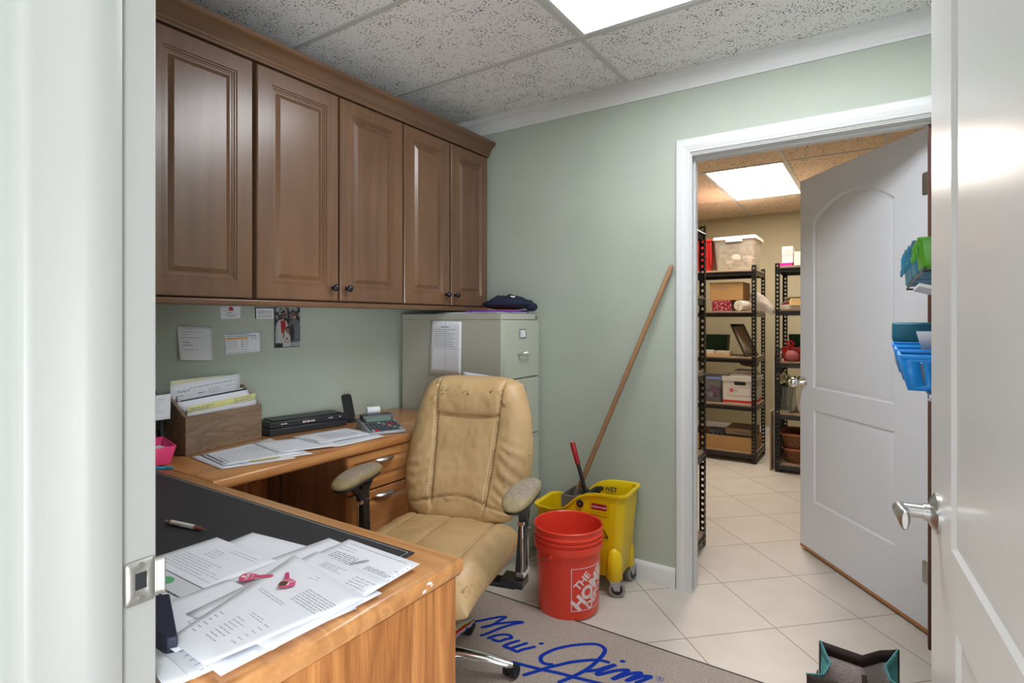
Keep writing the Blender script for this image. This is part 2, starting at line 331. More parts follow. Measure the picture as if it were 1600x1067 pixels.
def one(name, b, m, label, cat, group=None, org=None, **kw):
    """a thing that is one mesh; origin at its own base"""
    bm = b.bm
    vs = [v.co for v in bm.verts]
    org = Vector(org) if org else Vector(((min(v.x for v in vs)+max(v.x for v in vs))/2, (min(v.y for v in vs)+max(v.y for v in vs))/2, min(v.z for v in vs)))
    bm.transform(Matrix.Translation(-org))
    o = obj(name, b, m, **kw); o.location = org; MW[o.name] = Matrix.Translation(org)
    return tag(o, label, cat, group)
def plainbox(x0, x1, y0, y1, z0, z1):
    b = B(); b.box(x0, x1, y0, y1, z0, z1); return b
def rotz(a): return Matrix.Rotation(a, 3, 'Z')
def copy_tree(o, parent=None):
    c = o.copy(); COL.objects.link(c)
    if parent is not None: c.parent = parent
    for ch in list(o.children): copy_tree(ch, c)
    return c
def rrect(w, h, r, n=5, cx=0, cy=0):
    P = []
    for ax, ay, a0 in ((w/2-r, h/2-r, 0), (-w/2+r, h/2-r, 90), (-w/2+r, -h/2+r, 180), (w/2-r, -h/2+r, 270)):
        for k in range(n+1):
            a = math.radians(a0+90*k/n); P.append((cx+ax+r*math.cos(a), cy+ay+r*math.sin(a)))
    return P
def text_tris(body, size, bold=0, align='LEFT', shear=0, extr=0):
    cu = D.curves.new('lettering_tmp', 'FONT'); cu.body = body; cu.size = size; cu.offset = bold; cu.align_x = align; cu.shear = shear; cu.extrude = extr; cu.resolution_u = 3
    o = D.objects.new('lettering_tmp', cu); COL.objects.link(o)
    dg = bpy.context.evaluated_depsgraph_get(); dg.update()
    me = D.meshes.new_from_object(o.evaluated_get(dg), depsgraph=dg)
    V = [tuple(v.co) for v in me.vertices]; F = [tuple(p.vertices) for p in me.polygons]
    D.objects.remove(o); D.curves.remove(cu); D.meshes.remove(me)
    return V, F
def add_text(b, body, size, fn, mi=0, bold=0, align='LEFT', shear=0, cut=0):
    """fn maps (u,v) -> xyz"""
    V, F = text_tris(body, size, bold, align, shear)
    t = bmesh.new(); vs = [t.verts.new((x, y, 0)) for x, y, z in V]
    for f in F:
        try: t.faces.new([vs[i] for i in f])
        except ValueError: pass
    if cut:
        bmesh.ops.triangulate(t, faces=t.faces); bmesh.ops.subdivide_edges(t, edges=[e for e in t.edges if e.calc_length() > cut], cuts=3)
    t.verts.index_update()
    nv = [b.bm.verts.new(fn(v.co.x, v.co.y)) for v in t.verts]
    for f in t.faces:
        try: g = b.bm.faces.new([nv[v.index] for v in f.verts]); g.material_index = mi
        except ValueError: pass
    t.free()
def ribbon(b, pts, wd, z, mi=0):
    """flat rounded stroke on the floor"""
    P = [Vector((x, y, 0)) for x, y in pts]; Q = []
    for i in range(len(P)-1):                      # Catmull-Rom
        p0, p1, p2, p3 = P[max(i-1, 0)], P[i], P[i+1], P[min(i+2, len(P)-1)]
        for k in range(5):
            t = k/5; Q.append(.5*((2*p1)+(p2-p0)*t+(2*p0-5*p1+4*p2-p3)*t*t+(3*p1-p0-3*p2+p3)*t**3))
    Q.append(P[-1]); L = []; R = []
    for i, q in enumerate(Q):
        t = (Q[min(i+1, len(Q)-1)]-Q[max(i-1, 0)]);
        t = t.normalized() if t.length > 1e-9 else Vector((1, 0, 0)); n = Vector((-t.y, t.x, 0))*wd/2
        L.append(b.bm.verts.new((q.x+n.x, q.y+n.y, z+i*1e-6))); R.append(b.bm.verts.new((q.x-n.x, q.y-n.y, z+i*1e-6)))
    for i in range(len(Q)-1):
        b.bm.faces.new((L[i], R[i], R[i+1], L[i+1])).material_index = mi
    for q in (Q[0], Q[-1]):
        disc(b, q.x, q.y, z+2e-5, wd/2, mi=mi)
def disc(b, x, y, z, r, sx=1, sy=1, mi=0, n=16, ang=0):
    b.bm.faces.new([b.bm.verts.new((x+r*(sx*math.cos(2*PI*k/n)*math.cos(ang)-sy*math.sin(2*PI*k/n)*math.sin(ang)), y+r*(sx*math.cos(2*PI*k/n)*math.sin(ang)+sy*math.sin(2*PI*k/n)*math.cos(ang)), z)) for k in range(n)]).material_index = mi

# ================================================================== THE SETTING
WX, WY = -2.25, 2.62       # cabinet wall, wall with the storage doorway
CZ = 2.44
b = B(); b.box(-3.2, 2.2, -3.2, 6.8, -.05, 0); struct('floor', b, M['floor'], smooth=0)
# walls
b = B(); b.box(WX-.1, WX, .35, WY+.12, 0, CZ); struct('wall_left', b, M['sage'], smooth=0)
DL, DR, DT = -.756, .195, 2.05      # rough doorway opening
b = B(); b.box(WX, DL, WY, WY+.06, 0, CZ); b.box(DR, .32, WY, WY+.06, 0, CZ); b.box(DL, DR, WY, WY+.06, DT, CZ); struct('wall_back', b, M['sage'], smooth=0)
b = B(); b.box(WX, DL, WY+.06, WY+.12, 0, CZ); b.box(DR, 1.3, WY+.06, WY+.12, 0, CZ); b.box(DL, DR, WY+.06, WY+.12, DT, CZ); struct('wall_far_front', b, M['beige'], smooth=0)
b = B(); b.box(.32, .42, .35, WY+.06, 0, CZ); struct('wall_right', b, M['sage'], smooth=0)
b = B(); b.box(-2.4, -.815, .23, .35, 0, CZ); b.box(.185, .42, .23, .35, 0, CZ); b.box(-.815, .185, .23, .35, 2.07, CZ); struct('wall_front', b, M['sage'], smooth=0)
b = B(); b.box(-2.1, -2.0, WY+.12, 6.75, 0, CZ); struct('wall_far_left', b, M['beige'], smooth=0)
b = B(); b.box(1.3, 1.4, WY+.06, 6.75, 0, CZ); struct('wall_far_right', b, M['beige'], smooth=0)
b = B(); b.box(-2.1, 1.4, 6.65, 6.75, 0, CZ); struct('wall_far_back', b, M['beige'], smooth=0)
# hall behind the camera
b = B(); b.box(-2.4, -2.3, -3.0, .23, 0, CZ); struct('wall_hall_left', b, M['sage'], smooth=0)
b = B(); b.box(1.6, 1.7, -3.0, .35, 0, CZ); struct('wall_hall_right', b, M['sage'], smooth=0)
b = B(); b.box(-2.4, 1.7, -3.0, .35, CZ, CZ+.05); struct('ceiling', b, M['tile'], smooth=0)
# ceilings with the light openings left free
def ceil_with_hole(x0, x1, y0, y1, hx0, hx1, hy0, hy1, m):
    b = B()
    b.box(x0, hx0, y0, y1, CZ, CZ+.05); b.box(hx1, x1, y0, y1, CZ, CZ+.05)
    b.box(hx0, hx1, y0, hy0, CZ, CZ+.05); b.box(hx0, hx1, hy1, y1, CZ, CZ+.05)
    return struct('ceiling', b, m, smooth=0)
LX0, LX1, LY0, LY1 = -1.03, .19, 1.467, 2.077
ceil_with_hole(WX-.1, .42, .35, WY+.06, LX0+.012, LX1-.012, LY0+.012, LY1-.012, M['tile'])
SX0, SX1, SY0, SY1 = -1.18, -.57, 4.51, 5.74
ceil_with_hole(-2.1, 1.4, WY+.06, 6.75, SX0+.012, SX1-.012, SY0+.012, SY1-.012, M['tile2'])
def tbars(xs, ys, x0, x1, y0, y1, name):
    b = B()
    for x in xs: b.box(x-.012, x+.012, y0, y1, CZ-.005, CZ-.0005)
    for y in ys: b.box(x0, x1, y-.012, y+.012, CZ-.0055, CZ-.0004)
    return struct(name, b, M['tbar'], bevel=.001)
tbars([-1.03-1.22, -1.03, .19], [.857-.0, 1.467, 2.077], WX, .32, .35, WY-.05, 'trim_1')
tbars([-1.79, -1.18, -.57, .04, .65], [3.29, 4.51, 5.74], -2.0, 1.3, WY+.12, 6.65, 'trim_2')
# ceiling fittings
def ceiling_light(x0, x1, y0, y1, m, label):
    t = thing('ceiling_light', label, 'ceiling light', ((x0+x1)/2, (y0+y1)/2, CZ))
    b = B()
    for a in ((x0+.012, x1-.012, y0+.012, y0+.03), (x0+.012, x1-.012, y1-.03, y1-.012), (x0+.012, x0+.03, y0+.03, y1-.03), (x1-.03, x1-.012, y0+.03, y1-.03)): b.box(*a, CZ-.004, CZ+.04)
    obj('frame', b, M['whitep'], t, bevel=.002)
    b = B(); b.box(x0+.03, x1-.03, y0+.03, y1-.03, CZ+.002, CZ+.008); obj('diffuser', b, m, t)
    return t
ceiling_light(LX0, LX1, LY0, LY1, M['panel'], 'bright white rectangular ceiling light panel above the green-walled office')
ceiling_light(SX0, SX1, SY0, SY1, M['panel2'], 'warm ceiling light panel seen through the doorway above the storage shelves')
# crown moulding on the doorway wall
prof = [(0, -.090), (.006, -.090), (.009, -.083), (.009, -.074), (.005, -.072), (.008, -.058), (.015, -.040), (.025, -.028), (.030, -.026), (.030, -.018), (.034, -.016), (.036, -.008), (.036, -.0005), (0, -.0005)]
b = B(); b.loft([[(x, WY-d, CZ+z) for d, z in prof] for x in (WX+.002, .318)], cap0=True, cap1=True); struct('trim_3', b, M['crown'], smooth=30)
b = B(); b.loft([[(.32-d, y, CZ+z) for d, z in prof] for y in (.352, WY-.07)], cap0=True, cap1=True); struct('trim_4', b, M['crown'], smooth=30)
# baseboard
bp = [(0, 0), (.015, 0), (.015, .072), (.012, .082), (.008, .088), (.004, .093), (0, .093)]
b = B(); b.loft([[(x, WY-d, z) for d, z in bp] for x in (WX+.002, -.802)], cap0=True, cap1=True); struct('baseboard_back', b, M['white'], smooth=30)
b = B(); b.loft([[(x, 6.65-d, z) for d, z in bp] for x in (-1.99, 1.29)], cap0=True, cap1=True); struct('baseboard_far', b, M['white'], smooth=30)
# casing of the storage doorway (mitred profile), jamb lining and stop
cp = [(u_*.79, h_) for u_, h_ in [(0, 0), (0, .010), (.006, .016), (.024, .020), (.040, .018), (.058, .012), (.062, .015), (.070, .012), (.076, .0145), (.082, .0125), (.086, .004), (.090, .007), (.094, .004), (.094, 0)]]   # (inward from outer edge, out from wall)
XO0, XO1, ZO = -.80, .262, 2.116
def casing(y, sgn, name, xo0=XO0, xo1=XO1, zo=ZO):
    b = B(); rings = []
    rings.append([(xo0+u, y-sgn*h, .0) for u, h in cp]); rings.append([(xo0+u, y-sgn*h, zo-u) for u, h in cp])
    rings.append([(xo1-u, y-sgn*h, zo-u) for u, h in cp]); rings.append([(xo1-u, y-sgn*h, .0) for u, h in cp])
    b.loft(rings, cap0=True, cap1=True); return struct(name, b, M['white'], smooth=25)
casing(WY-.0005, 1, 'trim_5'); casing(WY+.1205, -1, 'trim_6', -.822, .262, 2.118)
b = B(); JX0, JX1, JT = -.735, .172, 2.037
b.box(DL+.001, JX0, WY-.002, WY+.122, .0, DT); b.box(JX1, DR-.001, WY-.002, WY+.122, 0, DT); b.box(JX0, JX1, WY-.002, WY+.122, JT, DT-.001)
b.box(JX0, JX0+.012, WY+.045, WY+.085, 0, JT-.012); b.box(JX0, JX1, WY+.045, WY+.085, JT-.012, JT)
struct('trim_7', b, M['white'], bevel=.0015)
b = B(); b.box(JX1-.013, JX1-.001, WY+.045, WY+.085, .001, JT-.013); struct('trim_8', b, M['jambbrown'])

# the entrance jamb beside the camera: lining, stop with eased edges, casing on the hall side
b = B()
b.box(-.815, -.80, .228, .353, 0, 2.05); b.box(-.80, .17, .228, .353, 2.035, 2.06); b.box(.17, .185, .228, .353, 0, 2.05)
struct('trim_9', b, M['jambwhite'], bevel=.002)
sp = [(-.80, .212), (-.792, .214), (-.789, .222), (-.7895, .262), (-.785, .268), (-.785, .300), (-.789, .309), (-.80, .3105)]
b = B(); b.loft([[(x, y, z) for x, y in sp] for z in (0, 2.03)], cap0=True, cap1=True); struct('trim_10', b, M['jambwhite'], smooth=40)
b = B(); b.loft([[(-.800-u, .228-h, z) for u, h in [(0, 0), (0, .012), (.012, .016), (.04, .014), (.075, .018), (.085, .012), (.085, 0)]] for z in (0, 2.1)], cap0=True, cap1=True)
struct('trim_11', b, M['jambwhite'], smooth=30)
t = thing('strike_plate', 'steel strike plate screwed to the white door jamb, with a dark latch hole', 'strike plate', (-.80, .335, .93))
b = B()
pl = rrect(.036, .057, .005, 4, .333, .931)
b.holed(pl, [[(.327, .921), (.341, .921), (.341, .943), (.327, .943)]], lambda u, v: (-.7985, u, v))
obj('plate', b, M['strike'], t, solid=.0018)
b = B(); b.tube([(-.7985, .348, .931), (-.797, .356, .931), (-.792, .361, .931)], .001); b.bm.clear()
b.loft([[(x, y, z) for z in (.907, .913, .931, .949, .955)] for x, y in ((-.7985, .349), (-.798, .353), (-.7955, .358), (-.792, .3605))], closed=False); obj('lip', b, M['strike'], t, solid=.0015)
b = B(); b.box(-.7995, -.7985, .326, .342, .920, .944); obj('latch_recess', b, M['blackm'], t)
for z in (.909, .953): b = B(); b.cyl((-.7979, .334, z), (-.7965, .334, z), .004, .0035, 14); obj('screw', b, M['steel'], t)

# ------------------------------------------------------------------ moulded two-panel door leaves
def arch_loop(s0, s1, z0, z1, rise, inset, n=14):
    a, c, z0, zt = s0+inset, s1-inset, z0+inset, z1-inset
    P = [(a, z0), (c, z0)]
    if rise <= 0: return P+[(c, zt), (a, zt)]
    for k in range(n+1):
        x = c+(a-c)*k/n; u = (x-(a+c)/2)/((c-a)/2)
        P.append((x, zt-rise+rise*(1-u*u)))
    return P
def door_leaf(name, hinge, free, zb, zt, th, panels, mtl, side=1, extra=None):
    """hinge,free xy of the visible face; panels (s0,s1,z0,z1,rise); th goes to the far side"""
    hx, hy = hinge; L = math.hypot(free[0]-hx, free[1]-hy); ux, uy = (free[0]-hx)/L, (free[1]-hy)/L
    nx, ny = (uy*side, -ux*side)            # out of the visible face
    P = lambda s, z, d: (hx+ux*s+nx*d, hy+uy*s+ny*d, z)
    b = B()
    rings = [(0, 0), (.006, -.006), (.012, -.0075), (.020, -.005), (.030, -.003), (.036, -.0025)]
    for face_d, sg in ((0, 1), (-th, -1)):
        holes = [arch_loop(*p, 0) for p in panels]
        loops = b.holed([(0, zb), (L, zb), (L, zt), (0, zt)], holes, lambda u, v: P(u, v, face_d))
        for p, lp in zip(panels, loops[1:]):
            prev = lp
            for ins, dep in rings[1:]:
                cur = [b.bm.verts.new(P(u, v, face_d+sg*dep)) for u, v in arch_loop(*p, ins)]
                for i in range(len(cur)): b.bm.faces.new((prev[i], prev[(i+1) % len(cur)], cur[(i+1) % len(cur)], cur[i]))
                prev = cur
            b.bm.faces.new(prev)
    for (s0, z0), (s1, z1) in (((0, zb), (L, zb)), ((L, zb), (L, zt)), ((L, zt), (0, zt)), ((0, zt), (0, zb))):
        b.bm.faces.new([b.bm.verts.new(P(*q)) for q in ((s0, z0, 0), (s1, z1, 0), (s1, z1, -th), (s0, z0, -th))])
    bmesh.ops.remove_doubles(b.bm, verts=b.bm.verts, dist=1e-5)
    o = struct(name, b, mtl, smooth=28)
    return o, P, L
door1, P1, L1 = door_leaf('door_1', (.168, 2.77), (-.366, 3.475), .028, 2.045, .035,
    [(.185, .766, .905, 1.905, .10), (.185, .762, .292, .787, 0)], M['doorwhite'], side=-1)
b = B(); b.loft([[P1(s, .012, .0005), P1(s, .028, .0005), P1(s, .028, -.0355), P1(s, .012, -.0355)] for s in (0, L1)], cap0=True, cap1=True); obj('bottom_edge', b, M['doorbrown'], door1)
b = B()
c0 = P1(L1-.032, .926, 0); c1 = P1(L1-.032, .926, .012); c2 = P1(L1-.032, .926, .045)
b.cyl(c0, c1, .032, .028, 28); b.cyl(c1, c2, .011, .013, 20); b.ball(P1(L1-.032, .926, .058), .026, n=24); b.cyl(P1(L1-.032, .926, .080), P1(L1-.032, .926, .086), .012, .010)
c0 = P1(L1-.032, .926, -.035); c1 = P1(L1-.032, .926, -.047); b.cyl(c0, c1, .032, .028, 28); b.cyl(c1, P1(L1-.032, .926, -.08), .011, .013, 20); b.ball(P1(L1-.032, .926, -.093), .026, n=24)
obj('door_knob', b, M['chrome'], door1)
for z in (1.82, .255):
    b = B(); b.prism(rrect(.034, .09, .008, 4, .017, z), .0005, .003, fn=lambda u, v, w_: P1(u-.002, v, w_)); b.cyl(P1(-.004, z-.045, .004), P1(-.004, z+.045, .004), .006, n=12)
    for dz in (-.03, 0, .03): b.cyl(P1(.02, z+dz, .003), P1(.02, z+dz, .0042), .003, n=10)
    obj('hinge', b, M['steel'], door1)
door2, P2, L2 = door_leaf('door_2', (.144, .44), (.079, 1.25), .012, 2.035, .035,
    [(.13, .644, .917, 1.92, .10), (.13, .612, .29, .806, 0)], M['neardoor'], side=-1)
b = B(); lz = .94; s = .752
b.cyl(P2(s, lz, 0), P2(s, lz, .004), .034, .034, 36); b.cyl(P2(s, lz, .004), P2(s, lz, .012), .034, .020, 36); b.cyl(P2(s, lz, .012), P2(s, lz, .020), .0145, n=24); b.cyl(P2(s, lz, .020), P2(s, lz, .048), .0115, n=24)
obj('lever_rose', b, M['nickel'], door2, smooth=30)
b = B()
rings = []
for ds, w_, h_ in ((.013, .008, .010), (.008, .012, .0125), (-.01, .012, .0125), (-.03, .010, .014), (-.050, .008, .016), (-.056, .004, .013)):
    rings.append([P2(s+ds, lz-.002+h_*math.sin(a)*(1 if math.sin(a) > 0 else 1.25), .052+w_*math.cos(a)) for a in [2*PI*k/14 for k in range(14)]])
b.loft(rings, cap0=True, cap1=True); obj('lever_handle', b, M['nickel'], door2, smooth=40)
b = B(); b.cyl(P2(s, lz, -.035), P2(s, lz, -.047), .034, .028, 28); b.cyl(P2(s, lz, -.047), P2(s, lz, -.075), .011, n=18); obj('lever_rose', b, M['nickel'], door2)

# ================================================================== FLOOR MAT
mt = thing('floor_mat', 'grey-brown entrance mat with blue script lettering and a black rubber border under the office chair', 'floor mat', (-1.0, 1.65, 0))
b = B(); b.box(-1.78, -.22, 1.18, 2.10, 0.0005, .005); obj('rubber_border', b, M['rubber'], mt, bevel=.002)
b = B(); b.box(-1.765, -.235, 1.195, 2.087, .004, .008); obj('pile', b, M['mat'], mt, bevel=.002)
ST = [[(-1.433, 1.821), (-1.392, 1.872), (-1.363, 1.912), (-1.341, 1.939), (-1.322, 1.948), (-1.327, 1.92), (-1.336, 1.863), (-1.358, 1.831)], [(-1.358, 1.831), (-1.325, 1.882), (-1.288, 1.922), (-1.255, 1.95), (-1.241, 1.951), (-1.268, 1.916), (-1.295, 1.862), (-1.313, 1.809), (-1.326, 1.783)], [(-1.291, 1.783), (-1.277, 1.814), (-1.255, 1.837), (-1.233, 1.845), (-1.217, 1.832), (-1.231, 1.813), (-1.244, 1.788), (-1.271, 1.783)], [(-1.183, 1.832), (-1.202, 1.798), (-1.21, 1.772)], [(-1.148, 1.834), (-1.169, 1.795), (-1.181, 1.773), (-1.21, 1.772)], [(-1.11, 1.831), (-1.138, 1.792), (-1.149, 1.77), (-1.181, 1.773)], [(-1.45, 1.61), (-1.338, 1.642), (-1.282, 1.663), (-1.201, 1.685), (-1.122, 1.706), (-1.066, 1.717), (-1.007, 1.73), (-0.95, 1.745), (-0.9, 1.753)], [(-0.902, 1.752), (-0.865, 1.761), (-0.81, 1.773), (-0.721, 1.792), (-0.635, 1.811)], [(-1.051, 1.668), (-1.023, 1.713), (-1.005, 1.745), (-0.974, 1.788), (-0.942, 1.83), (-0.887, 1.88), (-0.859, 1.895), (-0.833, 1.9)], [(-0.999, 1.773), (-1.024, 1.764), (-1.045, 1.772), (-1.056, 1.797), (-1.049, 1.828), (-1.031, 1.87), (-0.99, 1.923), (-0.937, 1.969), (-0.906, 1.982), (-0.879, 1.971), (-0.868, 1.945), (-0.868, 1.899), (-0.875, 1.838), (-0.888, 1.793), (-0.903, 1.754), (-0.928, 1.703)], [(-0.88, 1.806), (-0.846, 1.837), (-0.822, 1.876), (-0.804, 1.901), (-0.823, 1.861), (-0.837, 1.831), (-0.835, 1.811), (-0.813, 1.839), (-0.787, 1.872), (-0.752, 1.897), (-0.763, 1.864), (-0.781, 1.818), (-0.759, 1.853), (-0.738, 1.884), (-0.708, 1.908), (-0.721, 1.875), (-0.736, 1.837), (-0.715, 1.867), (-0.696, 1.894), (-0.672, 1.907), (-0.683, 1.883), (-0.702, 1.848)]]
b = B()
for i, s_ in enumerate(ST): ribbon(b, s_, .0165, .0084+i*4e-5)
disc(b, -1.098, 1.866, .0085, .0085, 1.25, 1, ang=.6); disc(b, -.79, 1.935, .0085, .0085, 1.3, 1, ang=.6)
ring = [(-.643+.0125*math.cos(a), 1.912+.0125*math.sin(a)) for a in [2*PI*k/16 for k in range(17)]]
ribbon(b, ring, .0022, .0085); add_text(b, 'R', .018, lambda u, v: (-.648+u, 1.906+v, .0086), bold=.0004)
obj('script_lettering', b, M['blue'], mt, smooth=0)

# ================================================================== UPPER CABINETS
def frame_panel(b, fn, u0, u1, v0, v1, th, stile, rings, mi=0):
    """door or drawer front: fn(u,v,d) d outward; face at d=th"""
    out = [(u0, v0), (u1, v0), (u1, v1), (u0, v1)]
    e = .004
    o1 = [(u0+e, v0+e), (u1-e, v0+e), (u1-e, v1-e), (u0+e, v1-e)]
    hole = [(u0+stile, v0+stile), (u1-stile, v0+stile), (u1-stile, v1-stile), (u0+stile, v1-stile)]
    A = [b.bm.verts.new(fn(u, v, 0)) for u, v in out]; C = [b.bm.verts.new(fn(u, v, th-e)) for u, v in out]; E_ = [b.bm.verts.new(fn(u, v, th)) for u, v in o1]
    for X, Y in ((A, C), (C, E_)):
        for i in range(4): b.bm.faces.new((X[i], X[(i+1) % 4], Y[(i+1) % 4], Y[i])).material_index = mi
    b.bm.faces.new(list(reversed(A))).material_index = mi
    H_ = [b.bm.verts.new(fn(u, v, th)) for u, v in hole]
    for i in range(4): b.bm.faces.new((E_[i], E_[(i+1) % 4], H_[(i+1) % 4], H_[i])).material_index = mi
    prev = H_
    for ins, dep in rings:
        s_ = stile+ins
        cur = [b.bm.verts.new(fn(u, v, th+dep)) for u, v in [(u0+s_, v0+s_), (u1-s_, v0+s_), (u1-s_, v1-s_), (u0+s_, v1-s_)]]
        for i in range(4): b.bm.faces.new((prev[i], prev[(i+1) % 4], cur[(i+1) % 4], cur[i])).material_index = mi
        prev = cur
    b.bm.faces.new(prev).material_index = mi
RAISED = [(.003, -.004), (.007, -.004), (.010, -.008), (.014, -.008), (.015, -.011), (.022, -.011), (.038, -.003), (.040, -.003)]
FX = -1.902
def knob(parent, x, y, z, m=None):
    b = B(); b.cyl((x, y, z), (x+.004, y, z), .009, .007, 16); b.cyl((x+.004, y, z), (x+.016, y, z), .005, n=14)
    b.ball((x+.024, y, z), .0145, (.72, 1, 1), 18); obj('knob', b, m or M['blackknob'], parent)
def upper(y0, y1, doors, label):
    t = thing('wall_cabinet', label, 'wall cabinet', (WX+.001, (y0+y1)/2, 1.345), group='brown wall cabinets over the desk')
    b = B(); b.box(WX+.001, FX, y0, y1, 1.345, 2.21); obj('carcass', b, M['cabx'], t, bevel=.001)
    for (a, c, ky) in doors:
        b = B(); frame_panel(b, lambda u, v, d: (FX+.001+d, u, v), a, c, 1.349, 2.203, .021, .058, RAISED)
        d = obj('door', b, M['cab'], t, smooth=25)
        if ky: knob(d, FX+.022, ky, 1.402)
    return t
upper(.41, 1.158, [(.42, .783, .76), (.788, 1.150, 0)], 'brown wall cabinet above the file box, partly behind the white door jamb')
upper(1.160, 1.909, [(1.166, 1.529, 1.499), (1.539, 1.905, 1.570)], 'brown two-door wall cabinet between the two other cabinets of its row')
upper(1.911, 2.600, [(1.915, 2.250, 2.216), (2.262, 2.585, 2.290)], 'brown two-door wall cabinet above the filing cabinet, next to the green doorway wall')
crp = [(0, 0), (.022, 0), (.022, .008), (.026, .014), (.026, .020), (.030, .024), (.034, .034), (.042, .046), (.054, .056), (.062, .060), (.066, .064), (.066, .078), (.062, .082), (0, .082)]
b = B(); b.loft([[(FX+d, y, 2.2105+z) for d, z in crp] for y in (.38, 2.603)], cap0=True, cap1=True)
b.box(WX+.002, FX, .38, 2.60, 2.211, 2.29)
one('crown_molding', b, M['cabh'], 'stepped brown wooden crown moulding running along the top of the wall cabinets', 'moulding', smooth=30)
b = B(); b.box(FX-.02, FX+.018, .38, 2.60, 1.321, 1.3445); one('light_rail', b, M['cabh'], 'thin brown wooden rail running along the underside of the wall cabinets', 'moulding', bevel=.005)

# ================================================================== FILING CABINET
fx0, fx1, fy0, fy1, fz = -2.215, -1.545, 2.238, 2.598, 1.303
t = thing('filing_cabinet', 'tall putty-coloured four-drawer metal filing cabinet behind the tan chair', 'filing cabinet', ((fx0+fx1)/2, (fy0+fy1)/2, 0))
b = B(); b.box(fx0, fx1-.004, fy0, fy1, 0.001, fz-.03); b.box(fx0-.002, fx1, fy0-.002, fy1+.002, fz-.03, fz)
b.box(fx1-.006, fx1, fy0, fy0+.014, .04, fz-.03); b.box(fx1-.006, fx1, fy1-.014, fy1, .04, fz-.03)
obj('body', b, M['putty2'], t, bevel=.002)
for k in range(4):
    z1 = fz-.036-k*.302; z0 = z1-.294
    b = B(); b.box(fx1-.003, fx1+.009, fy0+.016, fy1-.016, z0, z1); b.box(fx1-.003, fx1+.004, fy0+.008, fy1-.008, z0-.002, z1+.001)
    d = obj('drawer', b, M['putty'], t, bevel=.003)
    yc = (fy0+fy1)/2; X = fx1+.009
    b = B(); b.box(X, X+.003, yc-.033, yc+.033, z1-.092, z1-.042); h = obj('label_holder', b, M['steel'], d, bevel=.001)
    b = B(); b.box(X+.0025, X+.0038, yc-.024, yc+.024, z1-.084, z1-.05)
    for q in range(3): b.box(X+.0037, X+.0041, yc-.018, yc+.014-q*.005, z1-.060-q*.008, z1-.058-q*.008, 1)
    obj('label_card', b, [M['paper'], M['ink']], d, bevel=0)
    b = B(); zc = z1-.168
    b.box(X, X+.004, yc-.052, yc+.052, zc-.007, zc+.007); b.tube([(X+.003, yc-.042, zc), (X+.024, yc-.038, zc-.006), (X+.028, yc, zc-.007), (X+.024, yc+.038, zc-.006), (X+.003, yc+.042, zc)], .0055, 10)
    obj('handle', b, M['chrome'], d)
b = B(); b.cyl((fx1, 2.57, fz-.016), (fx1+.006, 2.57, fz-.016), .010, .009, 20); obj('lock', b, M['steel'], t)

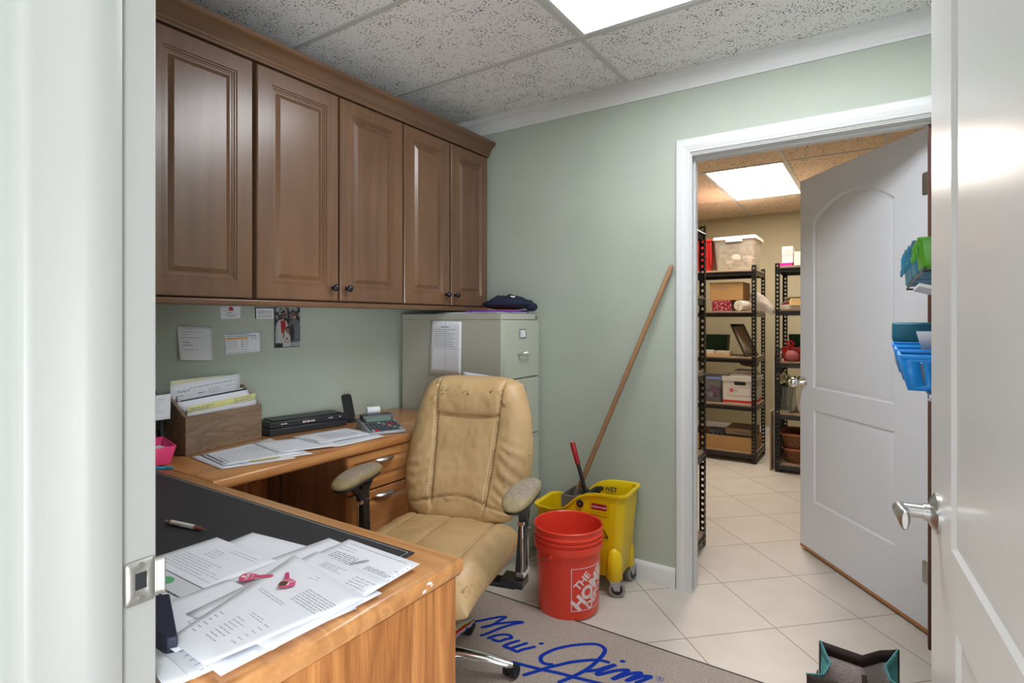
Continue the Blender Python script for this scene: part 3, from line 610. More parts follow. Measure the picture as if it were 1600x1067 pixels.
# ---- sheets of paper: bilinear quads with a lift function, printed words as thin quads
def sheet(name, c, z, label, cat='paper', m=None, words=None, curl=0, seed=0, group=None, thick=.0004, wav=.0012, n=10, tol=None):
    """c four xy corners (or xyz) counter-clockwise from lower-left of the print"""
    rnd = random.Random(seed*7+3)
    c = [Vector((*q, z)) if len(q) == 2 else Vector(q) for q in c]
    nrm = (c[1]-c[0]).cross(c[3]-c[0]).normalized()
    if abs(nrm.z) > .5 and nrm.z < 0: nrm = -nrm
    ph = rnd.random()*6
    def S(u, v, d=0):
        p = (c[0]*(1-u)+c[1]*u)*(1-v)+(c[3]*(1-u)+c[2]*u)*v
        k = wav*(1+math.sin(u*4+ph)*math.cos(v*3+ph*2))*.5+curl*(max(0, u-.6)/.4)**2*(v if rnd else 1)
        return p+nrm*(k+d)
    b = B(); b.loft([[S(i/n, j/n) for i in range(n+1)] for j in range(n+1)], closed=False)
    org = S(.5, .5); org = Vector((org.x, org.y, min(v.co.z for v in b.bm.verts)))
    bt = None
    if words:
        bt = B()
        for wd in words:
            kind = wd[0]
            if kind == 'lines':        # u0 u1 v0 v1 n_lines height mi
                _, u0, u1, v0, v1, nl, hh, mi = wd
                for k in range(nl):
                    v = v1-(v1-v0)*k/max(1, nl-1); u = u0; hh_ = hh*.7; end = u1-(rnd.random()*.35*(u1-u0) if rnd.random() < .5 else 0)
                    while u < end:
                        l = min(.02+rnd.random()*.07, end-u)
                        bt.bm.faces.new([bt.bm.verts.new(S(a, q, .0004)) for a, q in ((u, v), (u+l, v), (u+l, v+hh_), (u, v+hh_))]).material_index = mi
                        u += l+.012
            elif kind == 'rect':
                _, u0, u1, v0, v1, mi = wd
                bt.bm.faces.new([bt.bm.verts.new(S(a, q, .0004)) for a, q in ((u0, v0), (u1, v0), (u1, v1), (u0, v1))]).material_index = mi
            elif kind == 'ell':
                _, u0, v0, ru, rv, mi = wd
                bt.bm.faces.new([bt.bm.verts.new(S(u0+ru*math.cos(2*PI*k/14), v0+rv*math.sin(2*PI*k/14), .0005+mi*1e-5)) for k in range(14)]).material_index = mi
            elif kind == 'frame':
                _, u0, u1, v0, v1, wdt, mi = wd
                for a0, a1, q0, q1 in ((u0, u1, v0, v0+wdt), (u0, u1, v1-wdt, v1), (u0, u0+wdt, v0, v1), (u1-wdt, u1, v0, v1)):
                    bt.bm.faces.new([bt.bm.verts.new(S(a, q, .00045)) for a, q in ((a0, q0), (a1, q0), (a1, q1), (a0, q1))]).material_index = mi
            elif kind == 'text':
                _, u0, v0, size, body, mi = wd
                wlen = (c[1]-c[0]).length; hlen = (c[3]-c[0]).length
                add_text(bt, body, size, lambda x, y: S(u0+x/wlen, v0+y/hlen, .0005), mi)
    b.bm.transform(Matrix.Translation(-org)); o = obj(name, b, m or M['paper'], solid=thick, smooth=60); o.location = org; MW[o.name] = Matrix.Translation(org)
    tag(o, label, cat, group)
    if bt: obj('printed_text', bt, [M['ink'], M['inkd'], M['inkb'], M['teal'], M['orange_ink'], M['green_ink'], M['redink'], M['violet']], o, smooth=0, recalc=False)
    return o
# notices taped to the filing cabinet side (plane y = 2.236)
Y0 = fy0-.0035
sheet('notice', [(-2.008, Y0, .987), (-1.793, Y0, .984), (-1.791, Y0, 1.262), (-2.0, Y0, 1.266)], 0, 'creased white notice with typed lines taped high on the filing cabinet side', 'paper', words=[('lines', .36, .62, .885, .885, 1, .02, 1), ('lines', .12, .8, .52, .84, 9, .012, 1), ('rect', .495, .502, .0, 1, 0), ('rect', 0, 1, .48, .484, 0)], seed=2, wav=.003)
sheet('notice', [(-1.785, Y0, .79), (-1.558, Y0, .78), (-1.556, Y0, .990), (-1.782, Y0, 1.006)], 0, 'white notice on the filing cabinet side, mostly hidden behind the chair back', 'paper', words=[('lines', .1, .9, .1, .6, 6, .012, 0), ('rect', .5, .506, .0, 1, 0)], seed=3, wav=.003)

# things lying on the filing cabinet
b = B(); b.box(-1.98, -1.60, 2.265, 2.56, fz+.0005, fz+.004, 0, rotz(.05)); b.box(-1.93, -1.575, 2.262, 2.55, fz+.0045, fz+.008, 0, rotz(-.06))
one('paper_stack', b, M['paperg'], 'loose grey-white papers lying on top of the filing cabinet', 'paper')
b = B(); b.box(-1.84, -1.58, 2.33, 2.56, fz+.0085, fz+.017, 0, rotz(.1)); one('folder', b, M['violet'], 'violet folder lying under the dark cloth on the filing cabinet', 'folder', bevel=.001)
b = B(); b.box(-1.80, -1.585, 2.34, 2.55, fz+.0172, fz+.0203, 0, rotz(-.02)); one('folder', b, M['coral'], 'coral folder lying on the violet folder under the dark cloth', 'folder', bevel=.001)
def cloth_heap():
    b = B(); nu, nv = 44, 30; rings = []
    for j in range(nv+1):
        v = j/nv*2-1; row = []
        for i in range(nu):
            a = 2*PI*i/nu; r = (1-abs(v)**2.2)**.5 if abs(v) < 1 else 0.001
            x = v*.165; y = r*.085*math.cos(a); z = r*.036*math.sin(a)
            n_ = noise.noise(Vector((x*13+3, y*13, z*13)))*.020+noise.noise(Vector((x*34, y*34+7, z*34)))*.013
            z2 = z+max(0, math.sin(a))*(.020*math.exp(-((v-.35)/.3)**2)+n_+.008*math.exp(-((v+.35)/.25)**2))
            row.append((-1.66+x*.75, 2.465+y*1.0+x*.28, fz+.0205+.036+z2 if math.sin(a) > 0 else fz+.0205+.036+z))
        rings.append(row)
    b.loft(rings, cap0=True, cap1=True); zs = min(v.co.z for v in b.bm.verts)
    for v_ in b.bm.verts: v_.co.z = fz+.0206+(v_.co.z-zs)*.92
    return b
t = thing('jacket', 'crumpled dark navy jacket with a small white emblem on top of the filing cabinet', 'jacket', (-1.66, 2.465, fz+.0205))
b = cloth_heap()
b.ball((-1.553, 2.535, fz+.038), .040, (.75, 1.1, .62), 18); obj('cloth', b, M['navy'], t, smooth=60)
b = B()
for k in range(5): b.ball((-1.600+.006*math.cos(k*1.3), 2.425+.01*math.sin(k*1.3), fz+.088+.003*(k % 2)), .0055, (1, 1, .7), 8)
obj('emblem', b, M['paper'], t)

# ================================================================== NOTES ON THE WALL (plane x = WX)
X0 = WX+.0012
k_ = WX/-2.22      # positions were read on a plane at 2.22 m
def wallc(l): return [(X0+(l[i][2] if len(l[i]) > 2 else 0), l[i][0]*k_, 1.27+(l[i][1]-1.27)*k_) for i in range(4)]
sheet('note', wallc([(1.055, 1.119, .014), (1.183, 1.109, .012), (1.181, 1.244), (1.05, 1.251)]), 0, 'square lined note with handwriting stuck to the green wall above the file box', 'note', m=M['paper'],
      words=[('lines', .25, .5, .90, .90, 1, .018, 0), ('lines', .12, .95, .81, .81, 1, .022, 0), ('lines', .12, .3, .73, .73, 1, .02, 0), ('lines', .12, .8, .64, .64, 1, .02, 0), ('lines', .12, .4, .42, .50, 2, .03, 2), ('text', .12, .27, .011, 'CAR 713113', 0)]+[('rect', .02, .98, .06+.075*q, .063+.075*q, 0) for q in range(12)], seed=4, wav=.002)
sheet('business_card', wallc([(1.220, 1.273), (1.306, 1.278), (1.306, 1.3295), (1.214, 1.3275)]), 0, 'business card with a red dome mark on the wall under the cabinet rail', 'card',
      words=[('ell', .5, .80, .10, .13, 6), ('rect', .38, .62, .62, .80, 0), ('lines', .15, .85, .60, .60, 1, .05, 0), ('lines', .3, .7, .44, .44, 1, .07, 1), ('lines', .2, .8, .3, .3, 1, .06, 0), ('lines', .3, .7, .17, .17, 1, .07, 1)], seed=5)
sheet('business_card', wallc([(1.366, 1.276), (1.455, 1.277), (1.455, 1.3265), (1.363, 1.3255)]), 0, 'business card with a dark mountain drawing beside the family photo', 'card',
      words=[('rect', 0, 1, .90, 1, 1), ('rect', 0, .07, 0, 1, 1), ('text', .16, .42, .022, 'AC', 1), ('lines', .15, .9, .3, .3, 1, .07, 0), ('lines', .4, .9, .5, .65, 3, .05, 0), ('lines', .15, .9, .14, .14, 1, .08, 1)], seed=6)
sheet('price_card', wallc([(1.238, 1.129, .004), (1.398, 1.135), (1.395, 1.220), (1.233, 1.218)]), 0, 'printed price card with an orange band stuck on the wall below the photo', 'card',
      words=[('lines', .04, .85, .80, .90, 2, .06, 3), ('rect', .03, .62, .68, .76, 4), ('lines', .04, .32, .3, .60, 4, .035, 0), ('lines', .42, .5, .3, .60, 4, .045, 1), ('lines', .55, .62, .3, .60, 4, .04, 0), ('lines', .04, .6, .18, .18, 1, .02, 0), ('lines', .7, .9, .66, .72, 2, .035, 0), ('rect', .97, .972, .2, .9, 0), ('lines', .04, .9, .06, .06, 1, .025, 0)], seed=7)
ph = sheet('photograph', wallc([(1.456, 1.147), (1.585, 1.148), (1.586, 1.327), (1.455, 1.326)]), 0, 'small family photograph of two adults and a child stuck on the wall', 'photograph', m=M['pdark'], seed=8, wav=.0005)
b = B(); Y1, Z1 = 1.456*k_, 1.27+(1.147-1.27)*k_
def pq(u0, u1, v0, v1, mi, d): b.box(X0+.0005, X0+.001+d*2e-4, Y1+u0*.1335, Y1+u1*.1335, Z1+v0*.185, Z1+v1*.185, mi)
def pe(u, v, ru, rv, mi, d):
    b.bm.faces.new([b.bm.verts.new((X0+.0018+d*2e-4, Y1+(u+ru*math.cos(2*PI*k/18))*.1335, Z1+(v+rv*math.sin(2*PI*k/18))*.185)) for k in range(18)]).material_index = mi
pe(.25, .92, .22, .07, 5, 0); pe(.7, .94, .2, .05, 5, 0)
for q in range(26): pe(random.random()*.94+.03, .70+random.random()*.26, .035, .03, random.choice((1, 3, 5, 0)), 1+q*.02)
def pp(pts, mi, d): b.bm.faces.new([b.bm.verts.new((X0+.0018+d*2e-4, Y1+u*.1335, Z1+v*.185)) for u, v in pts]).material_index = mi
for q in range(40): pe(random.random()*.94+.03, .62+random.random()*.34, .018+.02*random.random(), .014+.012*random.random(), random.choice((1, 3, 5, 2, 2, 0)), 2+q*.01)
pp([(.03, .12), (.06, .55), (.14, .66), (.30, .70), (.46, .64), (.52, .50), (.50, .10)], 3, 3); pp([(.02, .30), (.05, .55), (.10, .58), (.10, .16), (.04, .14)], 5, 3.2)
pp([(.22, .66), (.40, .67), (.43, .50), (.36, .34), (.26, .36), (.24, .52)], 4, 4)
pe(.33, .80, .10, .11, 2, 4.6); pe(.34, .785, .062, .072, 0, 5); pp([(.27, .80), (.41, .80), (.41, .775), (.27, .775)], 2, 6); pe(.34, .745, .025, .008, 4, 6)
pp([(.50, .12), (.50, .52), (.58, .66), (.72, .73), (.90, .68), (.98, .55), (.99, .15), (.80, .10)], 1, 4.2); pp([(.60, .14), (.58, .50), (.68, .60), (.76, .40), (.72, .16)], 2, 4.4)
for q in range(9): pp([(.80+.01*(q % 2), .22+.045*q), (.96, .24+.045*q), (.96, .245+.045*q), (.80, .226+.045*q)], 5, 4.6)
pe(.71, .85, .085, .065, 2, 5); pe(.71, .80, .062, .068, 0, 5.5); pp([(.62, .86), (.80, .87), (.80, .90), (.64, .92)], 2, 6); pp([(.65, .81), (.77, .81), (.77, .795), (.65, .795)], 2, 6)
pe(.50, .44, .085, .085, 2, 7); pe(.50, .42, .055, .060, 0, 8)
pp([(.30, .02), (.33, .22), (.42, .33), (.54, .34), (.60, .24), (.60, .02)], 3, 7.5); pp([(.30, .26), (.34, .44), (.39, .42), (.36, .22)], 0, 7.8)
pe(.46, .22, .045, .022, 4, 8.5); pe(.40, .15, .03, .018, 4, 8.5); pe(.50, .13, .035, .014, 4, 8.5); pp([(.62, .02), (.60, .12), (.98, .14), (.98, .02)], 5, 6)
obj('photo_image', b, [M['skin'], M['pgrey'], M['pdark'], M['ppale'], M['pred'], M['psky']], ph, smooth=0, recalc=False)

# ================================================================== DESKS
DZ = .785
def slab_top(b, x0, x1, y0, y1, z0, z1, r, mi=0):
    n = 6; rings = []
    for k in range(n+1):
        a = -PI/2+PI*k/n; ins = r*(1-math.cos(a)); z = (z0+z1)/2+(z1-z0)/2*math.sin(a)
        rings.append([(x0+ins, y0+ins, z), (x1-ins, y0+ins, z), (x1-ins, y1-ins, z), (x0+ins, y1-ins, z)])
    b.loft(rings, cap0=True, cap1=True, mi=mi)
t = thing('desk', 'honey oak desk with a black blotter and papers, in front of the tan chair', 'desk', (-1.5, .64, 0))
b = B(); slab_top(b, WX+.003, -.712, .385, .896, .745, DZ, .012); obj('desktop', b, M['oakx'], t, smooth=50)
b = B()
for k in range(6): b.ball((-.7128, .79+.012*math.sin(k*2.3), .764+.006*math.cos(k*1.7)), .004, (.2, 1.4, .5), 8)
obj('chipped_spots', b, M['paper'], t)
b = B(); b.box(-.742, -.722, .40, .882, .04, .744); b.box(-.7225, -.7205, .402, .440, .04, .744); obj('end_panel', b, M['oak'], t, bevel=.002)
b = B(); b.box(WX+.01, -.745, .858, .874, .22, .744); b.box(WX+.01, WX+.03, .40, .855, .04, .744); obj('modesty_panel', b, M['oak'], t, bevel=.001)
b = B(); b.box(-.745, -.720, .398, .884, .0005, .045); obj('plinth', b, M['oakd'], t, bevel=.002)
t = thing('desk_return', 'honey oak desk return with drawers under the wall cabinets', 'desk', (-2.0, 1.56, 0))
b = B(); slab_top(b, WX+.003, -1.682, .8985, 2.215, .745, DZ, .014); obj('desktop', b, M['oaky'], t, smooth=50)
b = B(); b.box(WX+.006, WX+.022, .90, 1.425, .20, .744); obj('back_panel', b, M['oak'], t)
b = B(); b.box(WX+.023, -1.72, 1.426, 1.444, .01, .744); b.box(WX+.023, -1.72, 2.17, 2.19, .01, .744); b.box(WX+.023, WX+.035, 1.445, 2.169, .01, .744); b.box(WX+.036, -1.74, 1.445, 2.169, .01, .04); obj('carcass', b, M['oakd'], t)
for z0, z1, hz in ((.590, .740, .700), (.315, .584, .556), (.045, .309, .28)):
    for y0, y1 in ((1.428, 1.804), (1.810, 2.188)):
        b = B(); frame_panel(b, lambda u, v, d: (-1.719+d, u, v), y0, y1, z0, z1, .019, .030, [(.003, -.008), (.009, -.008), (.011, -.010), (.026, -.002), (.028, -.002)])
        d = obj('drawer', b, M['oaky'], t, smooth=25)
        yc = (y0+y1)/2; b = B()
        rings = []
        for k in range(13):
            u = k/12*2-1; h = .009*(1-abs(u)**2.5)+.001; dd = .020*(1-u*u)**.6
            rings.append([(-1.6985+dd*.2, yc+u*.052, hz+h*.7+.003), (-1.6985+dd, yc+u*.052, hz+h*.3), (-1.6985+dd*1.05, yc+u*.052, hz-h*.6), (-1.6985+dd*.8, yc+u*.052, hz-h)])
        b.loft(rings, cap0=True, cap1=True); obj('handle', b, M['nickel'], d, smooth=60)
t = thing('power_supply', 'black power brick with a hanging cord on the dark side of the drawer unit', 'power supply', (-2.09, 1.39, .63))
b = B(); b.box(-2.13, -2.06, 1.372, 1.4255, .628, .662); obj('housing', b, M['blackp'], t, bevel=.004)
b = B(); b.tube([(-2.085, 1.40, .630), (-2.087, 1.40, .56), (-2.09, 1.395, .44), (-2.10, 1.38, .30)], .003); obj('cord', b, M['blackp'], t)
b = B(); b.tube([(-2.12, 1.378, .640), (-2.16, 1.33, .60), (-2.19, 1.27, .60), (-2.20, 1.22, .66), (-2.20, 1.20, .74)], .003); obj('cord', b, M['blackp'], t)
# blotter
t = thing('desk_blotter', 'black leather desk blotter with white edge stitching lying on the desk', 'desk blotter', (-1.38, .64, DZ))
b = B(); b.box(-1.95, -.803, .43, .848, DZ+.0005, DZ+.0035); obj('pad', b, M['blotter'], t, bevel=.001)
b = B(); x = -1.94
while x < -.817: b.box(x, x+.005, .8385, .8397, DZ+.0035, DZ+.0041); x += .008
y = .44
while y < .838: b.box(-.8137, -.8125, y, y+.005, DZ+.0035, DZ+.0041); y += .008
obj('stitching', b, M['white_thread'], t, smooth=0)

# ---- papers on the big desk, bottom of the pile first
G = 'loose printed papers on the desk'
Zp = DZ+.0045
def L4(cx, cy, w_, h_, a):   # rectangle; print runs along local u
    c_, s_ = math.cos(a), math.sin(a)
    return [(cx+c_*u-s_*v, cy+s_*u+c_*v) for u, v in ((-w_/2, -h_/2), (w_/2, -h_/2), (w_/2, h_/2), (-w_/2, h_/2))]
SH = [
 # cx cy w h ang label words curl
 (-.892, .510, .279, .216, 1.28, 'bottom sheet of the desk pile, sticking out at its near left corner', [('lines', .1, .9, .1, .9, 8, .01, 0)]),
 (-.853, .506, .279, .216, 1.41, 'white sheet low in the desk pile with dark red ruled lines at its near corner', [('rect', .02, .98, .9, .906, 6), ('rect', .02, .98, .86, .866, 6), ('rect', .1, .9, .1, .103, 0)]),
 (-.860, .528, .279, .216, 1.50, 'white sheet in the desk pile peeking out along the desk end below the keys', [('lines', .05, .9, .05, .9, 12, .01, 0)]),
 (-.838, .548, .279, .216, 1.53, 'white sheet with its corner hanging towards the chipped desk edge', [('lines', .8, .95, .1, .4, 3, .012, 1)]),
 (-1.045, .590, .279, .216, 1.70, 'plain white sheet at the back of the desk pile lying on the blotter', [('rect', .05, .95, .08, .083, 0)]),
 (-1.09, .515, .279, .216, 1.62, 'typed letter with a green oval logo box beside the door jamb', [('lines', .15, .5, .70, .82, 3, .006, 1), ('lines', .15, .62, .25, .55, 9, .006, 0), ('lines', .62, .9, .30, .62, 5, .006, 0)]),
 (-.90, .640, .279, .216, 1.50, 'white sheet with a folded grey corner under the paperclipped invoice', [('lines', .1, .5, .1, .5, 4, .008, 0)]),
]
for i, (cx, cy, w_, h_, a, lab, wd) in enumerate(SH):
    sheet('paper_sheet', L4(cx, cy, w_, h_, a), Zp+i*.0009, lab, words=wd, seed=20+i)
zt = Zp+7*.0009
# left letter with logo box
def quad(ps): return ps
sheet('paper_sheet', [(-1.205, .375), (-.985, .375), (-.985, .652), (-1.203, .652)], zt+.0008, 'letter with short typed paragraphs left of the pink keys', words=[('lines', .45, .9, .90, .93, 2, .006, 0), ('lines', .30, .5, .78, .86, 4, .007, 0), ('lines', .10, .92, .56, .72, 7, .006, 0), ('lines', .10, .4, .50, .50, 1, .007, 0)], seed=31)
lg = sheet('paper_sheet', [(-1.13, .44), (-.985, .44), (-.985, .515), (-1.13, .515)], zt+.0016, 'small printed slip with a green oval logo showing beside the door jamb', m=M['paperg'], words=[('ell', .35, .70, .13, .16, 5), ('lines', .45, .95, .25, .42, 2, .08, 1), ('rect', 0, 1, .95, .97, 1)], seed=32)
sheet('paper_sheet', [(-.995, .392), (-.832, .392), (-.832, .560), (-.985, .555)], zt+.0024, 'white sheet with a small stamped box near the door jamb', words=[('frame', .58, .80, .30, .46, .008, 0), ('lines', .62, .76, .33, .42, 5, .012, 0), ('lines', .7, .9, .62, .68, 2, .02, 0), ('lines', .02, .6, .03, .03, 1, .005, 0)], seed=33)
# three big top sheets
sheet('paper_sheet', [(-.945, .545), (-.727, .540), (-.741, .797), (-.952, .803)], zt+.0012, 'invoice with a paperclip and barcode-like type at the far corner of the pile', words=[('lines', .1, .9, .94, .94, 1, .01, 0), ('lines', .08, .3, .84, .88, 2, .008, 0), ('lines', .12, .45, .68, .78, 5, .010, 1), ('lines', .62, .95, .70, .74, 3, .012, 0), ('lines', .56, .9, .62, .66, 2, .01, 0), ('lines', .90, .94, .8, .8, 1, .012, 0)]+[('rect', .965, .98, .63+.05*q, .637+.05*q, 1) for q in range(7)], seed=34)
sheet('paper_sheet', [(-.925, .452), (-.722, .470), (-.735, .708), (-.955, .722)], zt+.0030, 'white statement sheet behind the pink-topped key, beside the clipped invoice', words=[('lines', .25, .55, .86, .92, 4, .008, 0), ('lines', .70, .95, .76, .90, 5, .009, 0), ('lines', .1, .95, .70, .73, 2, .006, 0)], seed=35)
sheet('paper_sheet', [(-.872, .400), (-.765, .398), (-.722, .645), (-.975, .685)], zt+.0038, 'large top sheet of figures under the pink-topped key', words=[('lines', .55, .95, .66, .80, 7, .008, 0), ('lines', .15, .6, .58, .60, 2, .006, 0), ('lines', .45, .75, .40, .42, 2, .006, 0), ('lines', .12, .22, .12, .30, 6, .008, 0), ('lines', .38, .62, .14, .34, 8, .007, 0), ('lines', .74, .84, .2, .4, 6, .007, 0)], seed=36, wav=.002)
# paperclip
b = B(); c = Vector((-.842, .735, zt+.0034)); u = Vector((.5, .86, 0)).normalized(); v = Vector((-u.y, u.x, 0))
pts = [c+u*a_+v*b_ for a_, b_ in ((-.012, .004), (.014, .004), (.018, 0), (.014, -.004), (-.016, -.004), (-.019, -.001), (-.016, .002), (.008, .002), (.011, 0), (.008, -.002), (-.008, -.002))]
b.tube(pts, .0006, 6); one('paper_clip', b, M['steel'], 'thin wire paper clip on the far corner invoice', 'paper clip')
# pen
t = thing('pen', 'white ballpoint pen with copper trim lying on the black blotter', 'pen', (-1.338, .654, DZ+.0035))
p0 = Vector((-1.406, .643, DZ+.0092)); p1 = Vector((-1.271, .666, DZ+.0092)); q = lambda s_: p0+(p1-p0)*s_
b = B(); b.cyl(q(.10), q(.72), .0052, .0054, 20); obj('barrel', b, M['pearl'], t)
b = B(); b.cyl(q(.72), q(.90), .0053, .0028, 20); b.cyl(q(.90), q(.97), .0024, .0014, 14); b.cyl(q(.08), q(.13), .0055, n=18); obj('tip', b, M['copper'], t)
b = B(); b.cyl(q(.97), q(1.0), .0012, .0006, 10); b.cyl(q(0), q(.08), .0038, .0045, 16); obj('clicker', b, M['chrome'], t)
b = B(); n_ = Vector((.17, -.98, 0))*.006; b.tube([q(.12)+n_, q(.2)+n_*1.3, q(.36)+n_*1.1, q(.38)+n_*.9], .0013, 6); obj('clip', b, M['copper'], t)
# keys
def key(x, y, a, z, label, sx=1):
    t = thing('key', label, 'key', (x, y, z), a)
    b = B(); bow = [(-.026, -.009), (-.024, -.013), (-.014, -.0145), (-.006, -.011), (.002, -.006), (.002, .006), (-.006, .011), (-.014, .0145), (-.024, .013), (-.026, .009), (-.0285, 0)]
    hole = [(-.021+.003*math.cos(2*PI*k/10), .003*math.sin(2*PI*k/10)) for k in range(10)]
    b.prism(bow, .0003, .0026); obj('bow', b, M['keypink'], t, local=True, bevel=.0005)
    b = B(); bl = [(.002, -.0042), (.027, -.0042), (.031, -.001), (.0285, .001), (.026, .0035), (.023, .0015), (.020, .004), (.017, .0018), (.013, .004), (.010, .002), (.002, .0042)]
    b.prism(bl, .0006, .0024); obj('blade', b, M['keypink'], t, local=True)
    b = B(); add_text(b, 'HOME', .0085, lambda u, v: (-.011+v*-1.0, -.012+u, .0028), bold=.0003); add_text(b, 'SWEET', .006, lambda u, v: (-.003+v*-1.0, -.010+u, .0028)); b.ball((-.021, 0, .003), .0038, (1, 1, .15), 12)
    obj('key_print', b, M['logow'], t, local=True, smooth=0)
    return t
key(-.948, .585, .75, zt+.0052, 'pink-headed key lying on the papers, nearer the door jamb')
k2 = key(-.885, .606, 2.55, zt+.0072, 'pink-headed key with a brown disc lying on the top sheet of figures')
b = B(); b.cyl((-.018, .006, .0027), (-.018, .006, .0042), .0075, n=20); obj('brown_disc', b, M['brass'], k2, local=True)
# navy binder corner by the jamb
b = B(); b.prism([(-1.02, .415), (-.985, .455), (-.842, .400), (-.850, .388), (-.98, .388)], DZ+.0006, DZ+.030)
one('binder', b, M['navyp'], 'dark navy binder lying at the near edge of the desk beside the jamb', 'binder', bevel=.002)

# ---- papers on the return
R = [
 ([(-1.775, .977), (-1.702, 1.20), (-1.96, 1.25), (-2.036, 1.005)], .001, 'white sheet at the near corner of the desk return, lowest of its pile', [('lines', .1, .9, .1, .9, 10, .012, 0)]),
 ([(-1.760, 1.045), (-1.695, 1.27), (-1.93, 1.30), (-1.99, 1.07)], .0025, 'sheet with a yellow edge strip showing along the desk return front', [('rect', 0.2, 1, 0, .02, 4)]),
 ([(-1.80, 1.00), (-1.745, 1.25), (-2.06, 1.335), (-2.02, 1.035)], .004, 'printed form covering the near half of the desk return, beside the file box', [('lines', .05, .75, .12, .75, 9, .012, 0), ('rect', .04, .06, .2, .9, 1), ('rect', .1, .11, .15, .55, 1), ('lines', .5, .95, .5, .8, 6, .01, 0), ('ell', .04, .08, .02, .02, 0)]),
 ([(-1.800, 1.20), (-1.71, 1.40), (-1.935, 1.47), (-2.03, 1.24)], .006, 'blank white sheet lying across the middle of the desk return', None),
 ([(-1.715, 1.38), (-1.705, 1.62), (-1.90, 1.66), (-1.98, 1.40)], .003, 'printed sheet under the boxed form near the calculator', [('lines', .1, .9, .1, .9, 8, .012, 0)]),
 ([(-1.79, 1.37), (-1.76, 1.61), (-1.955, 1.63), (-2.0, 1.39)], .0085, 'form with a black printed box at the calculator end of the desk return', [('lines', .05, .9, .82, .9, 2, .015, 0), ('frame', .3, .85, .28, .68, .012, 1), ('lines', .34, .82, .32, .62, 5, .04, 0), ('rect', .05, .07, .2, .7, 1)]),
]
for i, (c, dz, lab, wd) in enumerate(R): sheet('paper_sheet', c, DZ+.001+dz, lab, words=wd, seed=50+i, m=M['paper'])
b = B(); b.box(-1.765, -1.750, 1.07, 1.17, DZ+.0085, DZ+.0092, 0, rotz(-.28)); one('sticky_note', b, M['yellowp'], 'yellow sticky strip at the front edge of the desk return papers', 'sticky note')

# ================================================================== WOODEN FILE BOX with folders
fa = math.atan2(-(2.118-2.051), (1.34-.999))     # slight turn
t = thing('file_box', 'weathered wooden file box packed with upright papers on the desk return', 'file box', (-2.06, 1.005, DZ), -fa*0)
def FB(u, v, z):       # u along the front (towards +y), v depth towards the wall
    ux, uy = -.193, .981; v *= .78; return (-2.056+ux*u-uy*v, 1.003+uy*u+ux*v, DZ+z)
def fbox(b, u0, u1, v0, v1, z0, z1, mi=0):
    P = [FB(u, v, z) for z in (z0, z1) for u, v in ((u0, v0), (u1, v0), (u1, v1), (u0, v1))]
    vs = [b.bm.verts.new(p) for p in P]
    for f in ((0, 3, 2, 1), (4, 5, 6, 7), (0, 1, 5, 4), (1, 2, 6, 5), (2, 3, 7, 6), (3, 0, 4, 7)): b.bm.faces.new([vs[i] for i in f]).material_index = mi
b = B(); fbox(b, 0, .340, 0, .012, .0006, .140); obj('front_panel', b, M['driftwood'], t, bevel=.0015)
for u in (.0005, .3275):
    b = B(); pr = [(.0125, .0006), (.150, .0006), (.150, .215), (.128, .215), (.0125, .140)]
    vs = [[b.bm.verts.new(FB(uu, v, z)) for v, z in pr] for uu in (u, u+.012)]
    b.bm.faces.new(vs[0]); b.bm.faces.new(list(reversed(vs[1])))
    for i in range(5): b.bm.faces.new((vs[0][i], vs[0][(i+1) % 5], vs[1][(i+1) % 5], vs[1][i]))
    obj('side_panel', b, M['driftwood'], t, bevel=.0015)
b = B(); fbox(b, .0, .340, .1505, .160, .0006, .215); obj('back_panel', b, M['driftwood'], t)
b = B(); fbox(b, .0130, .327, .013, .1500, .0006, .008); obj('floor_panel', b, M['driftwood'], t)
def upright(u0, u1, v0, z1, lean, mtl, label, words=None, seed=0, name='paper_sheet', top=None):
    P = [FB(u0, v0, .010), FB(u1, v0, .010), FB(u1+.006, v0-lean, z1+(top or 0)), FB(u0, v0-lean, z1)]
    return sheet(name, P, 0, label, 'paper', m=mtl, words=words, seed=seed, wav=.002)
upright(.02, .26, .142, .262, .004, M['paper2'], 'cream folder standing at the back of the wooden file box', seed=60, name='folder')
upright(.015, .318, .134, .245, .004, M['paper'], 'white printed statement with a teal line standing tall in the file box', words=[('text', .09, .86, .013, 'Florida A', 1), ('rect', .07, .17, .73, .82, 0), ('lines', .25, .95, .905, .905, 1, .012, 3), ('lines', .36, .5, .80, .80, 1, .015, 1), ('lines', .52, .7, .72, .84, 5, .01, 0), ('lines', .78, .95, .76, .84, 2, .01, 0)], seed=61, top=.018)
upright(.03, .316, .118, .205, .012, M['paperg'], 'grey envelope edge standing behind the white papers in the file box', seed=62)
upright(.035, .320, .112, .190, .018, M['navyp'], 'dark blue folder edge standing in the middle of the file box', seed=63, name='folder', top=.012)
for i in range(4):
    upright(.015+.003*i, .318-.006*i, .098-.012*i, .186-.007*i, .020+.003*i, M['paper'],
        ['white sheet just in front of the dark blue folder in the file box', 'white sheet with its right corner highest among the file box papers', 'white sheet with a scribble behind the yellow pad in the file box', 'white sheet directly behind the yellow pad in the file box'][i],
        words=[('lines', .05, .12, .88, .92, 2, .02, 0), ('lines', .45, .6, .85, .9, 2, .02, 2)], seed=64+i, top=.012)
upright(.020, .318, .042, .172, .021, M['yellowp'], 'yellow legal sheet with handwriting at the front of the file box', words=[('lines', .03, .35, .84, .93, 3, .03, 0), ('lines', .65, .95, .84, .95, 3, .03, 0)], seed=70, top=.014)
upright(.016, .318, .029, .150, .013, M['paperg'], 'pale grey envelope lying open over the front edge of the file box', seed=71, top=.010)

